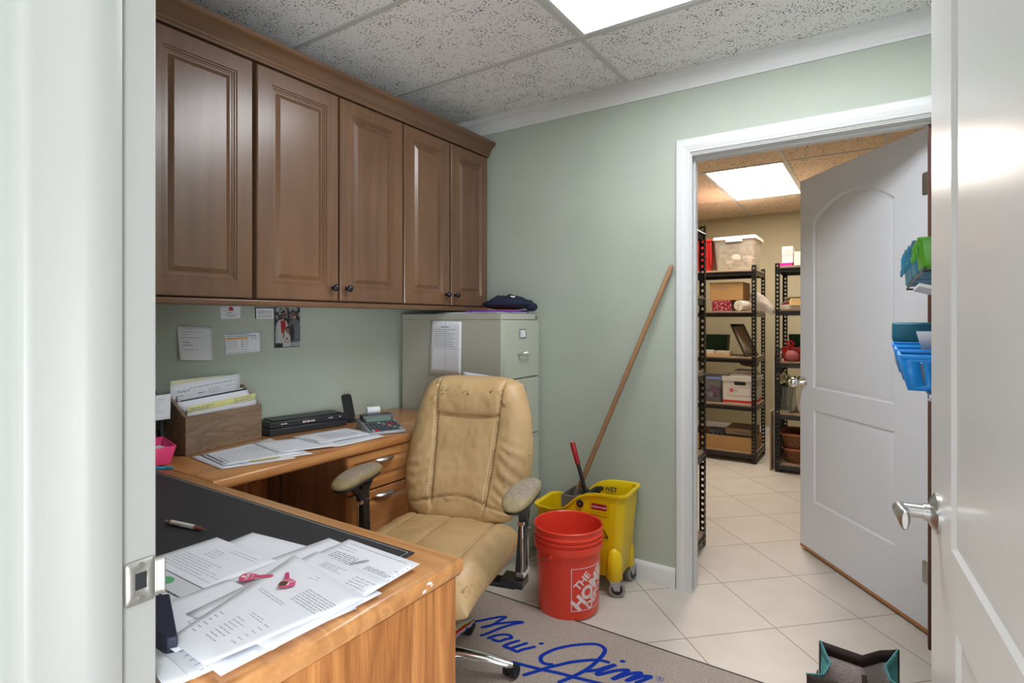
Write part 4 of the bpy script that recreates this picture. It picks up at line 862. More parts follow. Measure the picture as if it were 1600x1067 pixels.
# ================================================================== BLACK TRAY, PINK CUBE, BLUE PEN beside the jamb
t = thing('letter_tray', 'black stacking desk tray beside the wooden file box, half hidden by the jamb', 'desk tray', (-2.12, .87, DZ))
b = B()
for k in range(3): b.box(-2.235, -2.095, .79, .950, DZ+.001+k*.065, DZ+.006+k*.065); b.box(-2.235, -2.230, .79, .950, DZ+.006+k*.065, DZ+.04+k*.065); b.box(-2.235, -2.095, .946, .950, DZ+.006+k*.065, DZ+.03+k*.065)
for x, y in ((-2.230, .795), (-2.230, .942), (-2.099, .942), (-2.099, .795)): b.box(x-.004, x+.004, y-.004, y+.004, DZ+.001, DZ+.165)
obj('trays', b, M['smoke'], t, bevel=.001)
b = B(); b.box(-2.230, -2.105, .80, .944, DZ+.0075, DZ+.030); b.box(-2.225, -2.11, .80, .94, DZ+.075, DZ+.10); obj('tray_contents', b, M['blackm'], t)
sheet('paper_sheet', [(-2.088, .80, DZ+.137), (-2.085, .965, DZ+.137), (-2.110, .978, DZ+.222), (-2.118, .80, DZ+.215)], 0, 'printed white sheet propped against the black desk tray beside the jamb', words=[('lines', .5, .9, .3, .8, 6, .02, 0)], seed=75)
t = thing('stapler', 'dark red and black stapler on top of the black desk tray', 'stapler', (-2.15, .87, DZ+.167))
b = B(); b.box(-2.22, -2.13, .80, .955, DZ+.168, DZ+.185); obj('stapler_base', b, M['blackp'], t, bevel=.004)
b = B(); b.box(-2.21, -2.14, .80, .950, DZ+.186, DZ+.24); obj('arm', b, M['darkred'], t, bevel=.01)
b = B(); b.box(-2.20, -2.15, .82, .93, DZ+.241, DZ+.275); obj('magazine', b, M['blackp'], t, bevel=.008)
t = thing('note_holder', 'hot pink note holder standing on the desk beside the jamb', 'note holder', (-2.02, .86, DZ))
b = B()
vs = [[(-2.07, .82), (-2.0, .82), (-2.0, .925), (-2.07, .925)], [(-2.08, .81), (-1.99, .81), (-1.99, .940), (-2.08, .940)]]
b.loft([[(x, y, DZ+.001) for x, y in vs[0]], [(x, y, DZ+.06+(.02 if x < -2.03 else 0)) for x, y in vs[1]]], cap0=True); obj('holder', b, M['pink'], t, solid=.002)
b = B(); b.box(-2.06, -2.01, .83, .92, DZ+.004, DZ+.055); obj('note_paper', b, M['paper'], t)
t = thing('marker', 'light blue marker lying on the desk beside the blotter', 'marker', (-1.925, .83, DZ)); b = B(); b.cyl((-1.985, .80, DZ+.0105), (-1.905, .868, DZ+.0105), .006, n=16); obj('barrel', b, M['skyblue'], t)
b = B(); b.cyl((-1.905, .868, DZ+.0105), (-1.888, .8825, DZ+.0105), .0068, .0055, n=16); obj('cap', b, M['teal'], t)

# ================================================================== PRINTER, PHONE STAND, CALCULATOR
t = thing('portable_printer', 'flat black portable printer at the wall beside the file box', 'printer', (-2.16, 1.55, DZ))
pr = .07
def PB(b, u0, u1, v0, v1, z0, z1, mi=0):
    a_ = -math.atan2(2.106-2.045, .334)
    def W(u, v, z): return (-2.105+.18*u-.984*v, 1.36+.984*u+.18*v, DZ+z)
    P = [W(u, v, z) for z in (z0, z1) for u, v in ((u0, v0), (u1, v0), (u1, v1), (u0, v1))]
    vs = [b.bm.verts.new(p) for p in P]
    for f in ((0, 3, 2, 1), (4, 5, 6, 7), (0, 1, 5, 4), (1, 2, 6, 5), (2, 3, 7, 6), (3, 0, 4, 7)): b.bm.faces.new([vs[i] for i in f]).material_index = mi
    return W
b = B(); PB(b, 0, .355, .0, .125, .001, .030); PB(b, .003, .352, .004, .125, .031, .058); obj('body', b, M['charcoal'], t, bevel=.004)
b = B(); W = PB(b, .02, .335, .010, .115, .0585, .0625); obj('top_cover', b, M['blackp'], t, bevel=.002)
b = B(); PB(b, .06, .28, -.0008, .001, .032, .034); obj('paper_slot', b, M['blackm'], t)
b = B()
for u0, wd_, v0, hh_ in ((.050, .010, .044, .004), (.062, .014, .044, .004), (.145, .010, .040, .008), (.158, .004, .040, .008), (.166, .010, .040, .008), (.180, .006, .041, .006), (.188, .012, .041, .006), (.265, .008, .044, .004), (.275, .010, .044, .004), (.318, .008, .044, .004)):
    b.bm.faces.new([b.bm.verts.new(W(u, .0034, v)) for u, v in ((u0, v0), (u0+wd_, v0), (u0+wd_, v0+hh_), (u0, v0+hh_))])
obj('front_marks', b, M['logow'], t, smooth=0)
b = B(); PB(b, .325, .350, -.003, .004, .031, .040); obj('button', b, M['blackp'], t, bevel=.002)
t = thing('phone_stand', 'black rounded phone stand leaning beside the calculator', 'phone stand', (-2.12, 1.80, DZ))
b = B()
b.prism(rrect(.062, .125, .016, 6, 0, .066), -.005, .005, fn=lambda u, v, w_: (-2.105-.35*v-w_*.9, 1.782+u*.95+.25*w_+.08*v, DZ+.008+v*.92)); obj('back_plate', b, M['blackp'], t, bevel=.0015)
b = B(); b.box(-2.16, -2.075, 1.76, 1.815, DZ+.0005, DZ+.009); obj('foot', b, M['blackm'], t, bevel=.002)
t = thing('calculator', 'grey printing calculator with a paper roll at the corner of the desk return', 'calculator', (-1.88, 1.75, DZ))
def CW(u, v, z):   # u across, v away
    return (-1.765-.21*0+u*-.245*.0+u*.43-v*.90, 1.60+u*.90+v*.43, DZ+z)
def CWb(b, u0, u1, v0, v1, zf0, zb0, zf1, zb1, mi=0):
    P = [CW(u0, v0, zf0), CW(u1, v0, zf0), CW(u1, v1, zb0), CW(u0, v1, zb0), CW(u0, v0, zf1), CW(u1, v0, zf1), CW(u1, v1, zb1), CW(u0, v1, zb1)]
    vs = [b.bm.verts.new(p) for p in P]
    for f in ((0, 3, 2, 1), (4, 5, 6, 7), (0, 1, 5, 4), (1, 2, 6, 5), (2, 3, 7, 6), (3, 0, 4, 7)): b.bm.faces.new([vs[i] for i in f]).material_index = mi
b = B(); CWb(b, 0, .155, 0, .225, .001, .001, .014, .045); obj('body', b, M['silver'], t, bevel=.004)
b = B(); CWb(b, .012, .143, .135, .150, .0335, .0355, .0345, .060); CWb(b, .010, .145, .150, .20, .036, .043, .060, .062); obj('display_housing', b, M['charcoal'], t, bevel=.002)
b = B(); CWb(b, .02, .132, .131, .134, .036, .036, .040, .054); obj('display', b, M['lcd'], t)
b = B()
for r_ in range(5):
    for c_ in range(8):
        v0 = .012+r_*.022; u0 = .010+c_*.0172; zt_ = .0145+v0*.138
        CWb(b, u0, u0+.0135, v0, v0+.016, zt_, zt_+.002, zt_+.005, zt_+.007, 1 if (r_, c_) in ((0, 1), (3, 6), (3, 5)) else (2 if (r_+c_) % 7 == 0 else 0))
obj('keypad', b, [M['keyg'], M['red2'], M['silver']], t, smooth=0)
b = B(); b.tube([CW(.045, .215, .045), CW(.042, .235, .06), CW(.045, .235, .068), CW(.11, .235, .068)], .0015, 6); obj('roll_holder', b, M['steel'], t)
b = B(); b.cyl(CW(.052, .235, .070), CW(.110, .235, .070), .017, n=28); obj('paper_roll', b, M['paper'], t)

# ================================================================== OFFICE CHAIR
CH = thing('office_chair', 'worn tan leather swivel office chair with chrome star base on the mat', 'office chair', (-1.328, 1.503, 0), math.radians(14))
def interp(v, tab):
    for (a, x), (c, y) in zip(tab, tab[1:]):
        if v <= c:
            s_ = (v-a)/(c-a); s_ = s_*s_*(3-2*s_); return x+(y-x)*s_
    return tab[-1][1]
def lin(v, tab):
    for (a, x), (c, y) in zip(tab, tab[1:]):
        if v <= c: return x+(y-x)*(v-a)/(c-a)
    return tab[-1][1]
def gauss(x, s_): return math.exp(-(x/s_)**2)
def backrest():
    b = B(); NU, NV = 110, 120
    wl = b.bm.loops.layers.float_color.new('wear') if False else None
    Wt = [(0, .215), (.12, .245), (.3, .272), (.5, .272), (.72, .255), (.88, .232), (1, .212)]
    z0, H = .475, .56
    us = [math.sin(PI/2*(-1+2*i/NU)) for i in range(NU+1)]
    vsn = [.5-.5*math.cos(PI*j/NV) for j in range(NV+1)]
    rows_f, rows_b = [], []
    for v in vsn:
        W_ = lin(v, Wt); rf, rb = [], []
        for u in us:
            topdrop = .034*abs(u)**5*max(0, (v-.55)/.45)**1.5
            botup = .03*abs(u)**3*max(0, (.2-v)/.2)
            x = u*W_; z = z0+v*H-topdrop+botup
            yc = .215+.165*v+.02*math.sin(v*PI)
            edge = max(0, 1-abs(u)**7)**.5*max(0, 1-abs(2*v-1)**9)**.5
            sm = .112+.034*v                      # seam half distance
            inner = max(0, 1-(abs(x)/sm)**2)
            wing = gauss(abs(x)-(sm+W_)/2-.005, .075)
            f = .062+.020*wing*min(1, v*4)*(1-.35*v)
            if abs(x) < sm:
                zs = z0+.405*1.0+.008*(x/sm)**2     # horizontal seam height
                zb = z0+.085+.022*(1-(x/sm)**2)
                if z > zs: f += .020*(max(0, math.sin(PI*min(1, (z-zs)/(H-.405))*.93))**.5)*inner**.35
                else: f += .013*(max(0, math.sin(PI*min(1, max(0, (z-zb)/(zs-zb)))))**.5)*inner**.4-.004
                f -= .014*gauss(z-zs, .0045)+.010*gauss(z-zb, .004)
            else:
                zb = z0+.085-.02*((abs(x)-sm)/.1)
                f -= .009*gauss(z-zb, .005)
            if z > z0+.07: f -= .016*gauss(abs(x)-sm, .0042)
            f += .0035*noise.noise(Vector((x*14, z*9, 1.7)))+.0022*noise.noise(Vector((x*45, z*30, 4)))
            if abs(x) > sm+.02: f += .0030*math.sin((z*2.2+abs(x)*1.2)*60+noise.noise(Vector((x*9, z*9, 0)))*6)*gauss(v-.35, .25)
            rf.append((x, yc-f*edge, z)); rb.append((x, yc+.045*edge, z))
        rows_f.append(rf); rows_b.append(rb)
    b.loft(rows_f, closed=False); b.loft(rows_b, closed=False)
    bmesh.ops.remove_doubles(b.bm, verts=b.bm.verts, dist=.0004)
    return b
def add_wear(o, fn):
    at = o.data.attributes.new('wear', 'FLOAT', 'POINT')
    at.data.foreach_set('value', [fn(v.co) for v in o.data.vertices])
bk = obj('backrest', backrest(), M['leather'], CH, smooth=70, local=True)
add_wear(bk, lambda c: min(1, 1.3*gauss(c.z-.972, .012)*(abs(c.x) < .15)+.9*gauss(abs(c.x)-.262, .012)*(1 if c.x > 0 else .4)+.8*gauss(abs(c.x)-.155, .010)*(c.z > .9)+.7*gauss(c.x-.20, .012)*gauss(c.z-.66, .14)+gauss(c.z-.562, .008)*.7))
# stitching along the seams
b = B(); zz = .56
while zz < 1.0:
    v = (zz-.475)/.56; sm = .112+.034*v; yc = .215+.165*v+.02*math.sin(v*PI)
    for sx in (-1, 1):
        for off in (-.0065, .0065):
            b.ball((sx*sm+off, yc-.064, zz), .0016, (.8, 1, 1.8), 6)
    zz += .010
obj('seam_stitching', b, M['stitch'], CH, local=True)
def seat():
    b = B(); NU, NV = 100, 90
    us = [math.sin(PI/2*(-1+2*i/NU)) for i in range(NU+1)]; vsn = [.5-.5*math.cos(PI*j/NV) for j in range(NV+1)]
    T, Bo = [], []
    for v in vsn:          # 0 front, 1 back
        rt, rb = [], []; y = -.265+v*.50; Wd = .262-.03*max(0, v-.75)*2-.03*max(0, .25-v)*2
        for u in us:
            x = u*Wd; edge = max(0, 1-abs(u)**6)**.5*max(0, 1-abs(2*v-1)**8)**.5
            base = .432-.05*max(0, (.3-v)/.3)**2
            sm = .165; h = .072+.016*gauss(abs(x)-.205, .05)*(1-.4*v)
            if abs(x) < sm: h += .006*(1-(x/sm)**2)
            h -= .010*gauss(abs(x)-sm, .005)+.008*gauss(x+.02, .005)*(v > .0)
            h += .004*noise.noise(Vector((x*11, y*11, 3)))+.002*noise.noise(Vector((x*40, y*40, 9)))+.002*math.sin(y*70+x*25)*gauss(abs(x)-.22, .05)
            yy = y-.02*(1-abs(u)**2)*(1-v)
            rt.append((x, yy, base+h*edge)); rb.append((x, yy, base-.055*edge))
        T.append(rt); Bo.append(rb)
    b.loft(T, closed=False); b.loft(Bo, closed=False); bmesh.ops.remove_doubles(b.bm, verts=b.bm.verts, dist=.0004)
    return b
st = obj('seat', seat(), M['leather'], CH, smooth=70, local=True)
add_wear(st, lambda c: min(1, 1.3*gauss(c.y+.27, .035)*(c.x > .0)+.6*gauss(c.x-.24, .015)*gauss(c.y+.1, .15)))
b = B()
yy = -.20
while yy < .2:
    for xs in (-.165, .165):
        for off in (-.006, .006): b.ball((xs+off, yy, .5075-.02*max(0, -yy-.12)*3), .0013, (.8, 1.8, .6), 6)
    yy += .012
obj('seam_stitching', b, M['stitch'], CH, local=True)
b = B(); b.box(-.15, .15, -.14, .16, .352, .378); b.box(-.282, .316, -.03, .03, .365, .383); obj('seat_plate', b, M['blackp'], CH, local=True, bevel=.006)
b = B(); b.box(-.035, .035, .12, .235, .375, .393); b.prism([(.215, .375), (.245, .375), (.30, .60), (.275, .60)], -.035, .035, fn=lambda u, v, w_: (w_, u, v)); obj('back_bracket', b, M['blackp'], CH, local=True, bevel=.004)
AO = .018     # the arms sit slightly to one side of the worn back
for sx in (-1, 1):
    b = B(); b.box(sx*.27-.026*sx, sx*.325, -.035, .035, .372, .400); b.loft([[(sx*(.305+.018*k)+dx, -.004+.012*k+dy*(.85+.0*k), .388+.265*k) for dx, dy in ((-.013, -.024), (.013, -.024), (.013, .024), (-.013, .024))] for k in (0, .5, 1)], cap0=True, cap1=True)
    # branching head that carries the pad
    b.tube([(sx*.320, .0, .58), (sx*.321, -.02, .625), (sx*.322, -.06, .655), (sx*.322, -.10, .668)], [.018, .016, .014, .012], 10)
    b.tube([(sx*.320, .006, .60), (sx*.321, .03, .64), (sx*.322, .06, .664)], [.016, .013, .011], 10)
    for v_ in b.bm.verts: v_.co.x += AO
    a = obj('arm_support', b, M['blackp'], CH, local=True, bevel=.003)
    b = B()
    for dy in (-.030, .028): b.box(sx*.3215-.004, sx*.3215+.004, dy-.0, dy+.004, .42, .59)
    b.box(sx*.318-.012, sx*.318+.012, -.031, .033, .585, .597); b.box(sx*.316-.014, sx*.316+.014, -.031, .033, .412, .428)
    for v_ in b.bm.verts: v_.co.x += AO
    obj('chrome_frame', b, M['chrome'], a, local=True, bevel=.001)
    # pad: soft elongated body, worn top
    def pad(scale_z, off, top):
        b = B(); n = 28; rings = []
        for k in range(33):
            s_ = -1+2*k/32; y = s_*.138-.02; r = max(0.001, 1-abs(s_)**3.2)**.5
            wx = (.047-.006*s_)*r; hz = .0235*r; zc = .694-.020*max(0, -s_-.1)**1.5
            rings.append([(AO+sx*.324+wx*math.copysign(abs(math.cos(a_))**.8, math.cos(a_))*(1 if not top else .93), y*(1 if not top else .93), zc+off+hz*scale_z*math.copysign(abs(math.sin(a_))**.85, math.sin(a_))) for a_ in [2*PI*i/n for i in range(n)]])
        b.loft(rings, cap0=True, cap1=True); return b
    p = obj('armrest', pad(1, 0, False), M['armpad'], CH, smooth=60, local=True)
    obj('pad_top', pad(.80, .0066, True), M['padtop'], p, smooth=60, local=True)
    obj('pad_underside', pad(.55, -.017, True), M['blackp'], p, smooth=60, local=True)
b = B(); b.cyl((0, 0, .075), (0, 0, .10), .045, .042, 28); b.cyl((0, 0, .10), (0, 0, .22), .030, .028, 24); b.cyl((0, 0, .22), (0, 0, .355), .0145, n=20); obj('gas_column', b, M['blackp'], CH, local=True)
for k in range(5):
    a = math.radians(26.7-14+72*k); ca, sa = math.cos(a), math.sin(a)
    b = B(); rings = []
    for r, w_, zt_, zb in ((.02, .030, .112, .075), (.10, .024, .106, .078), (.19, .019, .090, .066), (.262, .015, .072, .052), (.283, .010, .066, .052)):
        rings.append([(ca*r-sa*q*w_, sa*r+ca*q*w_, z) for q, z in ((-1, zb), (-1, zb+(zt_-zb)*.55), (-.6, zt_-.003), (0, zt_), (.6, zt_-.003), (1, zb+(zt_-zb)*.55), (1, zb))])
    b.loft(rings, cap0=True, cap1=True); sp_ = obj('base_spoke', b, M['chrome'], CH, smooth=45, local=True)
    cx, cy = ca*.272, sa*.272; dr = a+1.1+k*.7; dx, dy = math.cos(dr), math.sin(dr)
    b = B()
    for sg in (-1, 1):
        o_ = (cx+dx*.010-dy*.013*sg, cy+dy*.010+dx*.013*sg)
        b.cyl((o_[0]+dy*.009*sg, o_[1]-dx*.009*sg, .0325), (o_[0]-dy*.010*sg, o_[1]+dx*.010*sg, .0325), .0240, .0225, 26)
    b.cyl((cx, cy, .045), (cx, cy, .064), .011, n=14)
    b.ball((cx+dx*.008, cy+dy*.008, .040), .022, (1, 1, .8), 14)
    obj('caster', b, M['blackp'], CH, local=True)

# ================================================================== MOP BUCKET
YB = thing('mop_bucket', 'yellow wheeled mop bucket with wringer behind the orange-red pail', 'mop bucket', (-1.195, 2.470, 0), math.radians(4))
def ztop(x): return lin(x, [(-.25, .368), (-.13, .362), (-.085, .370), (-.05, .392), (-.01, .432), (.03, .456), (.09, .470), (.25, .474)])
def loop(w0, w1, hy, r, z, zf=None, n=6):
    """plan outline: x from w0 to w1, y +-hy"""
    P = []
    pts = rrect(w1-w0, 2*hy, r, n, (w0+w1)/2, 0)
    return P, pts
def dens(pts, k=10):
    Q = []
    for i in range(len(pts)):
        a, c = pts[i], pts[(i+1) % len(pts)]; d = math.hypot(c[0]-a[0], c[1]-a[1]); n = max(1, int(d/.03))
        for j in range(n): Q.append((a[0]+(c[0]-a[0])*j/n, a[1]+(c[1]-a[1])*j/n))
    return Q
base = dens(rrect(.485, .255, .045, 6))
def ring(f, z, tt, dz=0):
    """f shrink factor towards base, tt 0..1 between floor pan and rim"""
    out = []
    for x, y in base:
        X = x*f; Yv = y*f
        zz = z if tt is None else .085+(ztop(x)-.085)*tt+dz
        out.append((X, Yv, zz))
    return out
b = B()
rings = [ring(.78, .085, None), ring(.82, 0, .02), ring(.87, 0, .45), ring(.93, 0, .86), ring(.935, 0, .955), ring(.99, 0, .965), ring(1.0, 0, .985), ring(.995, 0, 1.0), ring(.95, 0, 1.0), ring(.91, 0, .985), ring(.90, 0, .9), ring(.84, 0, .45), ring(.79, 0, .06)]
b.loft(rings, cap0=True, cap1=True)
obj('tub', b, M['yellow'], YB, smooth=50, local=True)
for cx, cy in ((.175, -.098), (.175, .080), (-.175, -.090), (-.175, .080)):     # corner buttress over each caster
    b = B(); b.lathe([(.030, .078), (.038, .085), (.036, .16), (.028, .20), (.012, .222), (.001, .226)], (cx, cy, 0), 20, cap0=True)
    obj('caster_housing', b, M['yellow'], YB, smooth=50, local=True)
for i, (cx, cy) in enumerate(((.175, -.100), (.19, .085), (-.175, -.092), (-.175, .08))):
    b = B(); a = .5+i*.8; dx, dy = math.cos(a), math.sin(a)
    if i == 0: dx, dy = .94, .34
    c = Vector((cx+dx*.012, cy+dy*.012, .0385)); n_ = Vector((-dy, dx, 0))
    b.cyl(c-n_*.012, c+n_*.012, .0382, n=30); o = obj('caster', b, M['wheel'], YB, local=True, bevel=.003)
    b = B(); b.cyl(c-n_*.0128, c+n_*.0128, .026, n=26); obj('hub', b, M['blackp'], o, local=True)
    b = B()
    for sg in (-1, 1):
        q0 = c+n_*.0155*sg; b.prism([(-.012, -.006), (.012, -.006), (.026, .040), (-.026, .040)], -.001, .001, fn=lambda u, v, w_: (q0.x+dx*(u-.01*(v > 0))+n_.x*w_, q0.y+dy*(u-.01*(v > 0))+n_.y*w_, q0.z+v))
    b.cyl((cx, cy, .0785), (cx, cy, .086), .022, n=18); b.cyl(c-n_*.018, c+n_*.018, .004, n=10); obj('fork', b, M['steel'], o, local=True)
# wringer body hanging in the middle
b = B(); x0_, x1_, y0_, y1_ = -.10, -.02, -.085, .085
for a_ in ((x0_, x0_+.006, y0_, y1_), (x1_-.006, x1_, y0_, y1_), (x0_+.006, x1_-.006, y0_, y0_+.006), (x0_+.006, x1_-.006, y1_-.006, y1_)): b.box(*a_, .30, .425)
obj('wringer', b, M['greybox'], YB, local=True, bevel=.004)
b = B(); b.cyl((.015, -.116, .408), (.015, -.128, .408), .017, n=24); b.cyl((.015, .104, .408), (.015, .116, .408), .017, n=24)
b.tube([(.0, -.06, .40), (.02, -.05, .43), (.05, .0, .45), (.06, .05, .44)], .012, 8); b.box(-.018, .03, -.03, .03, .40, .43); obj('wringer_axle', b, M['blackp'], YB, local=True, bevel=.002)
b = B(); b.cyl((.015, -.128, .408), (.015, -.1305, .408), .006, n=16); obj('axle_cap', b, M['steel'], YB, local=True)
b = B(); p0 = Vector((.005, -.02, .42)); p1 = Vector((-.072, -.012, .665)); pm = p0+(p1-p0)*.58
b.tube([p0, pm+(p1-p0)*.1], .0095, 12); lv = obj('lever', b, M['blackp'], YB, local=True)
b = B(); b.tube([pm, p1-(p1-p0)*.02, p1], [.0125, .0135, .010], 14); obj('grip', b, M['redgrip'], lv, local=True)
# label, on the front face which leans outwards
def FY(x, z):    # point on the front face of the tub
    tt = (z-.085)/(ztop(x/.92)-.085); f = lin(min(1, max(0, tt)), [(0, .82), (.45, .87), (.86, .93), (1, .935)])
    return (x, -.1275*f-.0012, z)
b = B(); b.prism(rrect(.088, .056, .003, 3, .108, .396), 0, .0012, fn=lambda u, v, w_: (FY(u, v)[0], FY(u, v)[1]-w_, v)); lab = obj('label', b, M['yellow'], YB, local=True)
b = B()
b.prism(rrect(.090, .058, .004, 3, .108, .396), -.0004, .0010, 0, fn=lambda u, v, w_: (FY(u, v)[0], FY(u, v)[1]-w_, v))
b.prism(rrect(.084, .052, .003, 3, .108, .396), .0005, .0015, 1, fn=lambda u, v, w_: (FY(u, v)[0], FY(u, v)[1]-w_, v))
b.prism([(u, v) for u, v in rrect(.080, .030, .011, 5, .108, .406)], .001, .0020, 0, fn=lambda u, v, w_: (FY(u, v)[0], FY(u, v)[1]-w_, v))
add_text(b, 'Rubbermaid', .0155, lambda u, v: (.108+u, FY(.108+u, .401+v)[1]-.0024, .401+v), 2, bold=.0002, align='CENTER')
add_text(b, 'Commercial Products', .0086, lambda u, v: (.108+u, FY(.108+u, .377+v)[1]-.0020, .377+v), 0, bold=.0001, align='CENTER')
obj('label_print', b, [M['labelred'], M['yellow'], M['logow']], lab, local=True, smooth=0)
b = B(); tri = [(.090, .358), (.150, .268), (.030, .268)]
for i in range(3):
    a, c = tri[i], tri[(i+1) % 3]; b.tube([Vector(FY(*a))+Vector((0, -.0006, 0)), Vector(FY(*c))+Vector((0, -.0006, 0))], .0024, 8)
add_text(b, '!', .05, lambda u, v: (.085+u, FY(.085+u, .280+v)[1]-.001, .280+v), bold=.001)
obj('warning_triangle', b, M['blackp'], YB, local=True)
b = B(); add_text(b, 'WET', .03, lambda u, v: (.055+u, .104+(v-.03)*.05, .415+v), bold=.001); obj('warning_print', b, M['inkd'], YB, local=True)

# mop handle
b = B(); p0 = Vector((-1.250, 2.470, .41)); p1 = Vector((-.815, 2.603, 1.53)); b.tube([p0, p0+(p1-p0)*.5, p1-(p1-p0)*.01, p1], [.0125, .012, .0118, .006], 14)
t = thing('mop', 'wooden-handled mop standing in the yellow bucket, leaning against the green wall', 'mop', (-1.25, 2.45, .12)); obj('handle', b, M['pole'], t)
b = B(); b.tube([(-1.262, 2.466, .38), (-1.250, 2.470, .41), (-1.238, 2.474, .44)], .015, 12); b.box(-1.275, -1.238, 2.42, 2.51, .335, .385); obj('mop_clamp', b, M['greybox'], t, bevel=.004)
b = B()
for k in range(26):
    x = -1.272+.034*random.random(); y = 2.422+k*.0034; b.tube([(x, y, .345), (x+.01*math.sin(k), y+.01*math.cos(k), .24), (x+.02*math.sin(k*2), y+.012*math.cos(k*3), .125)], .0035, 5)
obj('mop_strands', b, M['whitebits'], t)

# ================================================================== ORANGE-RED PAIL
BX, BY = -1.150, 2.190
OB = thing('bucket', 'orange-red plastic hardware-store pail with a white diagonal square logo, at the mat edge', 'bucket', (BX, BY, 0.0055))
b = B(); b.lathe([(.05, .006), (.128, .004), (.131, .0), (.133, .006), (.1415, .268), (.1415, .270), (.1515, .272), (.152, .284), (.152, .300), (.1445, .303), (.1450, .313), (.1535, .315), (.154, .320), (.1455, .323), (.1460, .332), (.153, .334), (.1535, .339), (.1470, .342), (.1475, .358), (.151, .360), (.1525, .366), (.149, .370), (.1455, .366), (.1440, .340), (.1300, .012), (.05, .010)], n=72, cap0=True, cap1=True)
bkt = obj('shell', b, M['orange'], OB, smooth=35, local=True)
ang0 = math.atan2(-BY, -BX)        # towards the camera
def rz(z): return .133+.0085*z/.268
def CY(s_, z, d=.0007):
    a = ang0+.085+s_/.1375; r = rz(z)+d; return (r*math.cos(a), r*math.sin(a), z)
b = B()
S0, S1, Z0_, Z1_ = 0, .178, .040, .222
def strip(s0, s1, z0, z1):
    n = max(1, int(abs(s1-s0)/.006)); b.loft([[CY(s0+(s1-s0)*k/n, z0), CY(s0+(s1-s0)*k/n, z1)] for k in range(n+1)], closed=False)
strip(S0, S1, Z0_, Z0_+.003); strip(S0, S1, Z1_-.003, Z1_); strip(S0, S0+.003, Z0_, Z1_); strip(S1-.003, S1, Z0_, Z1_)
ca = math.cos(PI/4)
def DG(off, along):
    def f(u, v):
        # baseline runs up to the right at 45 degrees
        x = along+u*ca-(v+off)*ca; z = along+u*ca+(v+off)*ca
        return CY(.089+x, .131+z)
    return f
add_text(b, 'THE', .046, DG(.037, -.002), bold=.0014, align='CENTER', cut=.006)
add_text(b, 'HOME', .074, DG(-.026, .0), bold=.0034, align='CENTER', cut=.006)
add_text(b, 'DEPOT', .046, DG(-.066, .004), bold=.0018, align='CENTER', cut=.006)
obj('printed_logo', b, M['logow'], OB, smooth=60, local=True, recalc=False)
b = B(); ah = ang0-.52; hr = .152
for s_ in (0, PI): b.cyl((.140*math.cos(ah+s_), .140*math.sin(ah+s_), .262), (.157*math.cos(ah+s_), .157*math.sin(ah+s_), .262), .010, .007, 16)
obj('handle_ear', b, M['orange'], OB, local=True)
b = B(); P = []
nrm = Vector((math.cos(ah-PI/2), math.sin(ah-PI/2), 0)); axv = Vector((math.cos(ah), math.sin(ah), 0))
for k in range(25):
    th = PI*k/24; rr = .158
    down = math.sin(th)
    P.append(axv*(rr*math.cos(th))+nrm*(.155*down**.8 if down > 0 else 0)+Vector((0, 0, .262-.098*down)))
b.tube(P, .0018, 8); obj('wire_handle', b, M['steel'], OB, local=True)

# ================================================================== TOTE BAG
TB = thing('tote_bag', 'open teal shopping bag with brown trim standing on the tiles by the doorway', 'bag', (-.045, 1.78, 0), 0)
# rim corners read on a plane .33 m up; the near side lies outside the picture
zr = .33
A_, Bq, Cq, Dq = Vector((-.142, 1.852)), Vector((.045, 1.925)), Vector((.06, 1.73)), Vector((-.16, 1.66))
mid = Vector((-.038, 1.838))
def lerp(a, c, k): return a*(1-k)+c*k
def side_ring(z, s_):
    P = []
    cx = Vector((-.045, 1.785))
    back = [A_, lerp(A_, mid, .5)+Vector((.0, .012))*0, mid, lerp(mid, Bq, .5)+Vector((0, .012)), Bq]
    r_ = [Bq, lerp(Bq, Cq, .35)+Vector((-.035, 0))*s_, lerp(Bq, Cq, .7)+Vector((-.030, 0))*s_, Cq]
    f_ = [Cq, lerp(Cq, Dq, .5)+Vector((0, -.03)), Dq]
    l_ = [Dq, lerp(Dq, A_, .3)+Vector((.03, 0))*s_, lerp(Dq, A_, .65)+Vector((.035, 0))*s_, A_]
    for seg in (back, r_, f_, l_):
        for i in range(len(seg)-1):
            for k in range(4): P.append(lerp(seg[i], seg[i+1], k/4))
    rect = [Vector((-.15, 1.87)), Vector((.055, 1.90)), Vector((.055, 1.70)), Vector((-.15, 1.68))]
    out = []
    for p in P:
        q = Vector((max(-.15, min(.055, p.x)), max(1.68, min(1.89, p.y))))
        m_ = q*(1-s_)+p*s_; out.append((m_.x, m_.y, z))
    return out
b = B(); rr = [side_ring(z, s_) for z, s_ in ((.001, .0), (.10, .25), (.2, .6), (.298, .93))]
b.loft(rr, cap0=True); obj('shell', b, M['bagteal'], TB, solid=.0015, smooth=45)
b = B(); rr = [[(x*.985-.045*.015, y*.985+1.78*.015, z+.002) for x, y, z in r_] for r_ in rr]; b.loft(rr, cap0=True); obj('lining', b, M['baglin'], TB, solid=.0008, smooth=45)
R0, R1 = side_ring(.297, .93), side_ring(zr, 1.0)
for i0, i1 in ((0, 16), (28, 36)):
    b = B(); b.loft([R0[i0:i1+1], R1[i0:i1+1]], closed=False); obj('brown_trim', b, M['bagbrown'], TB, solid=.0035, smooth=30)
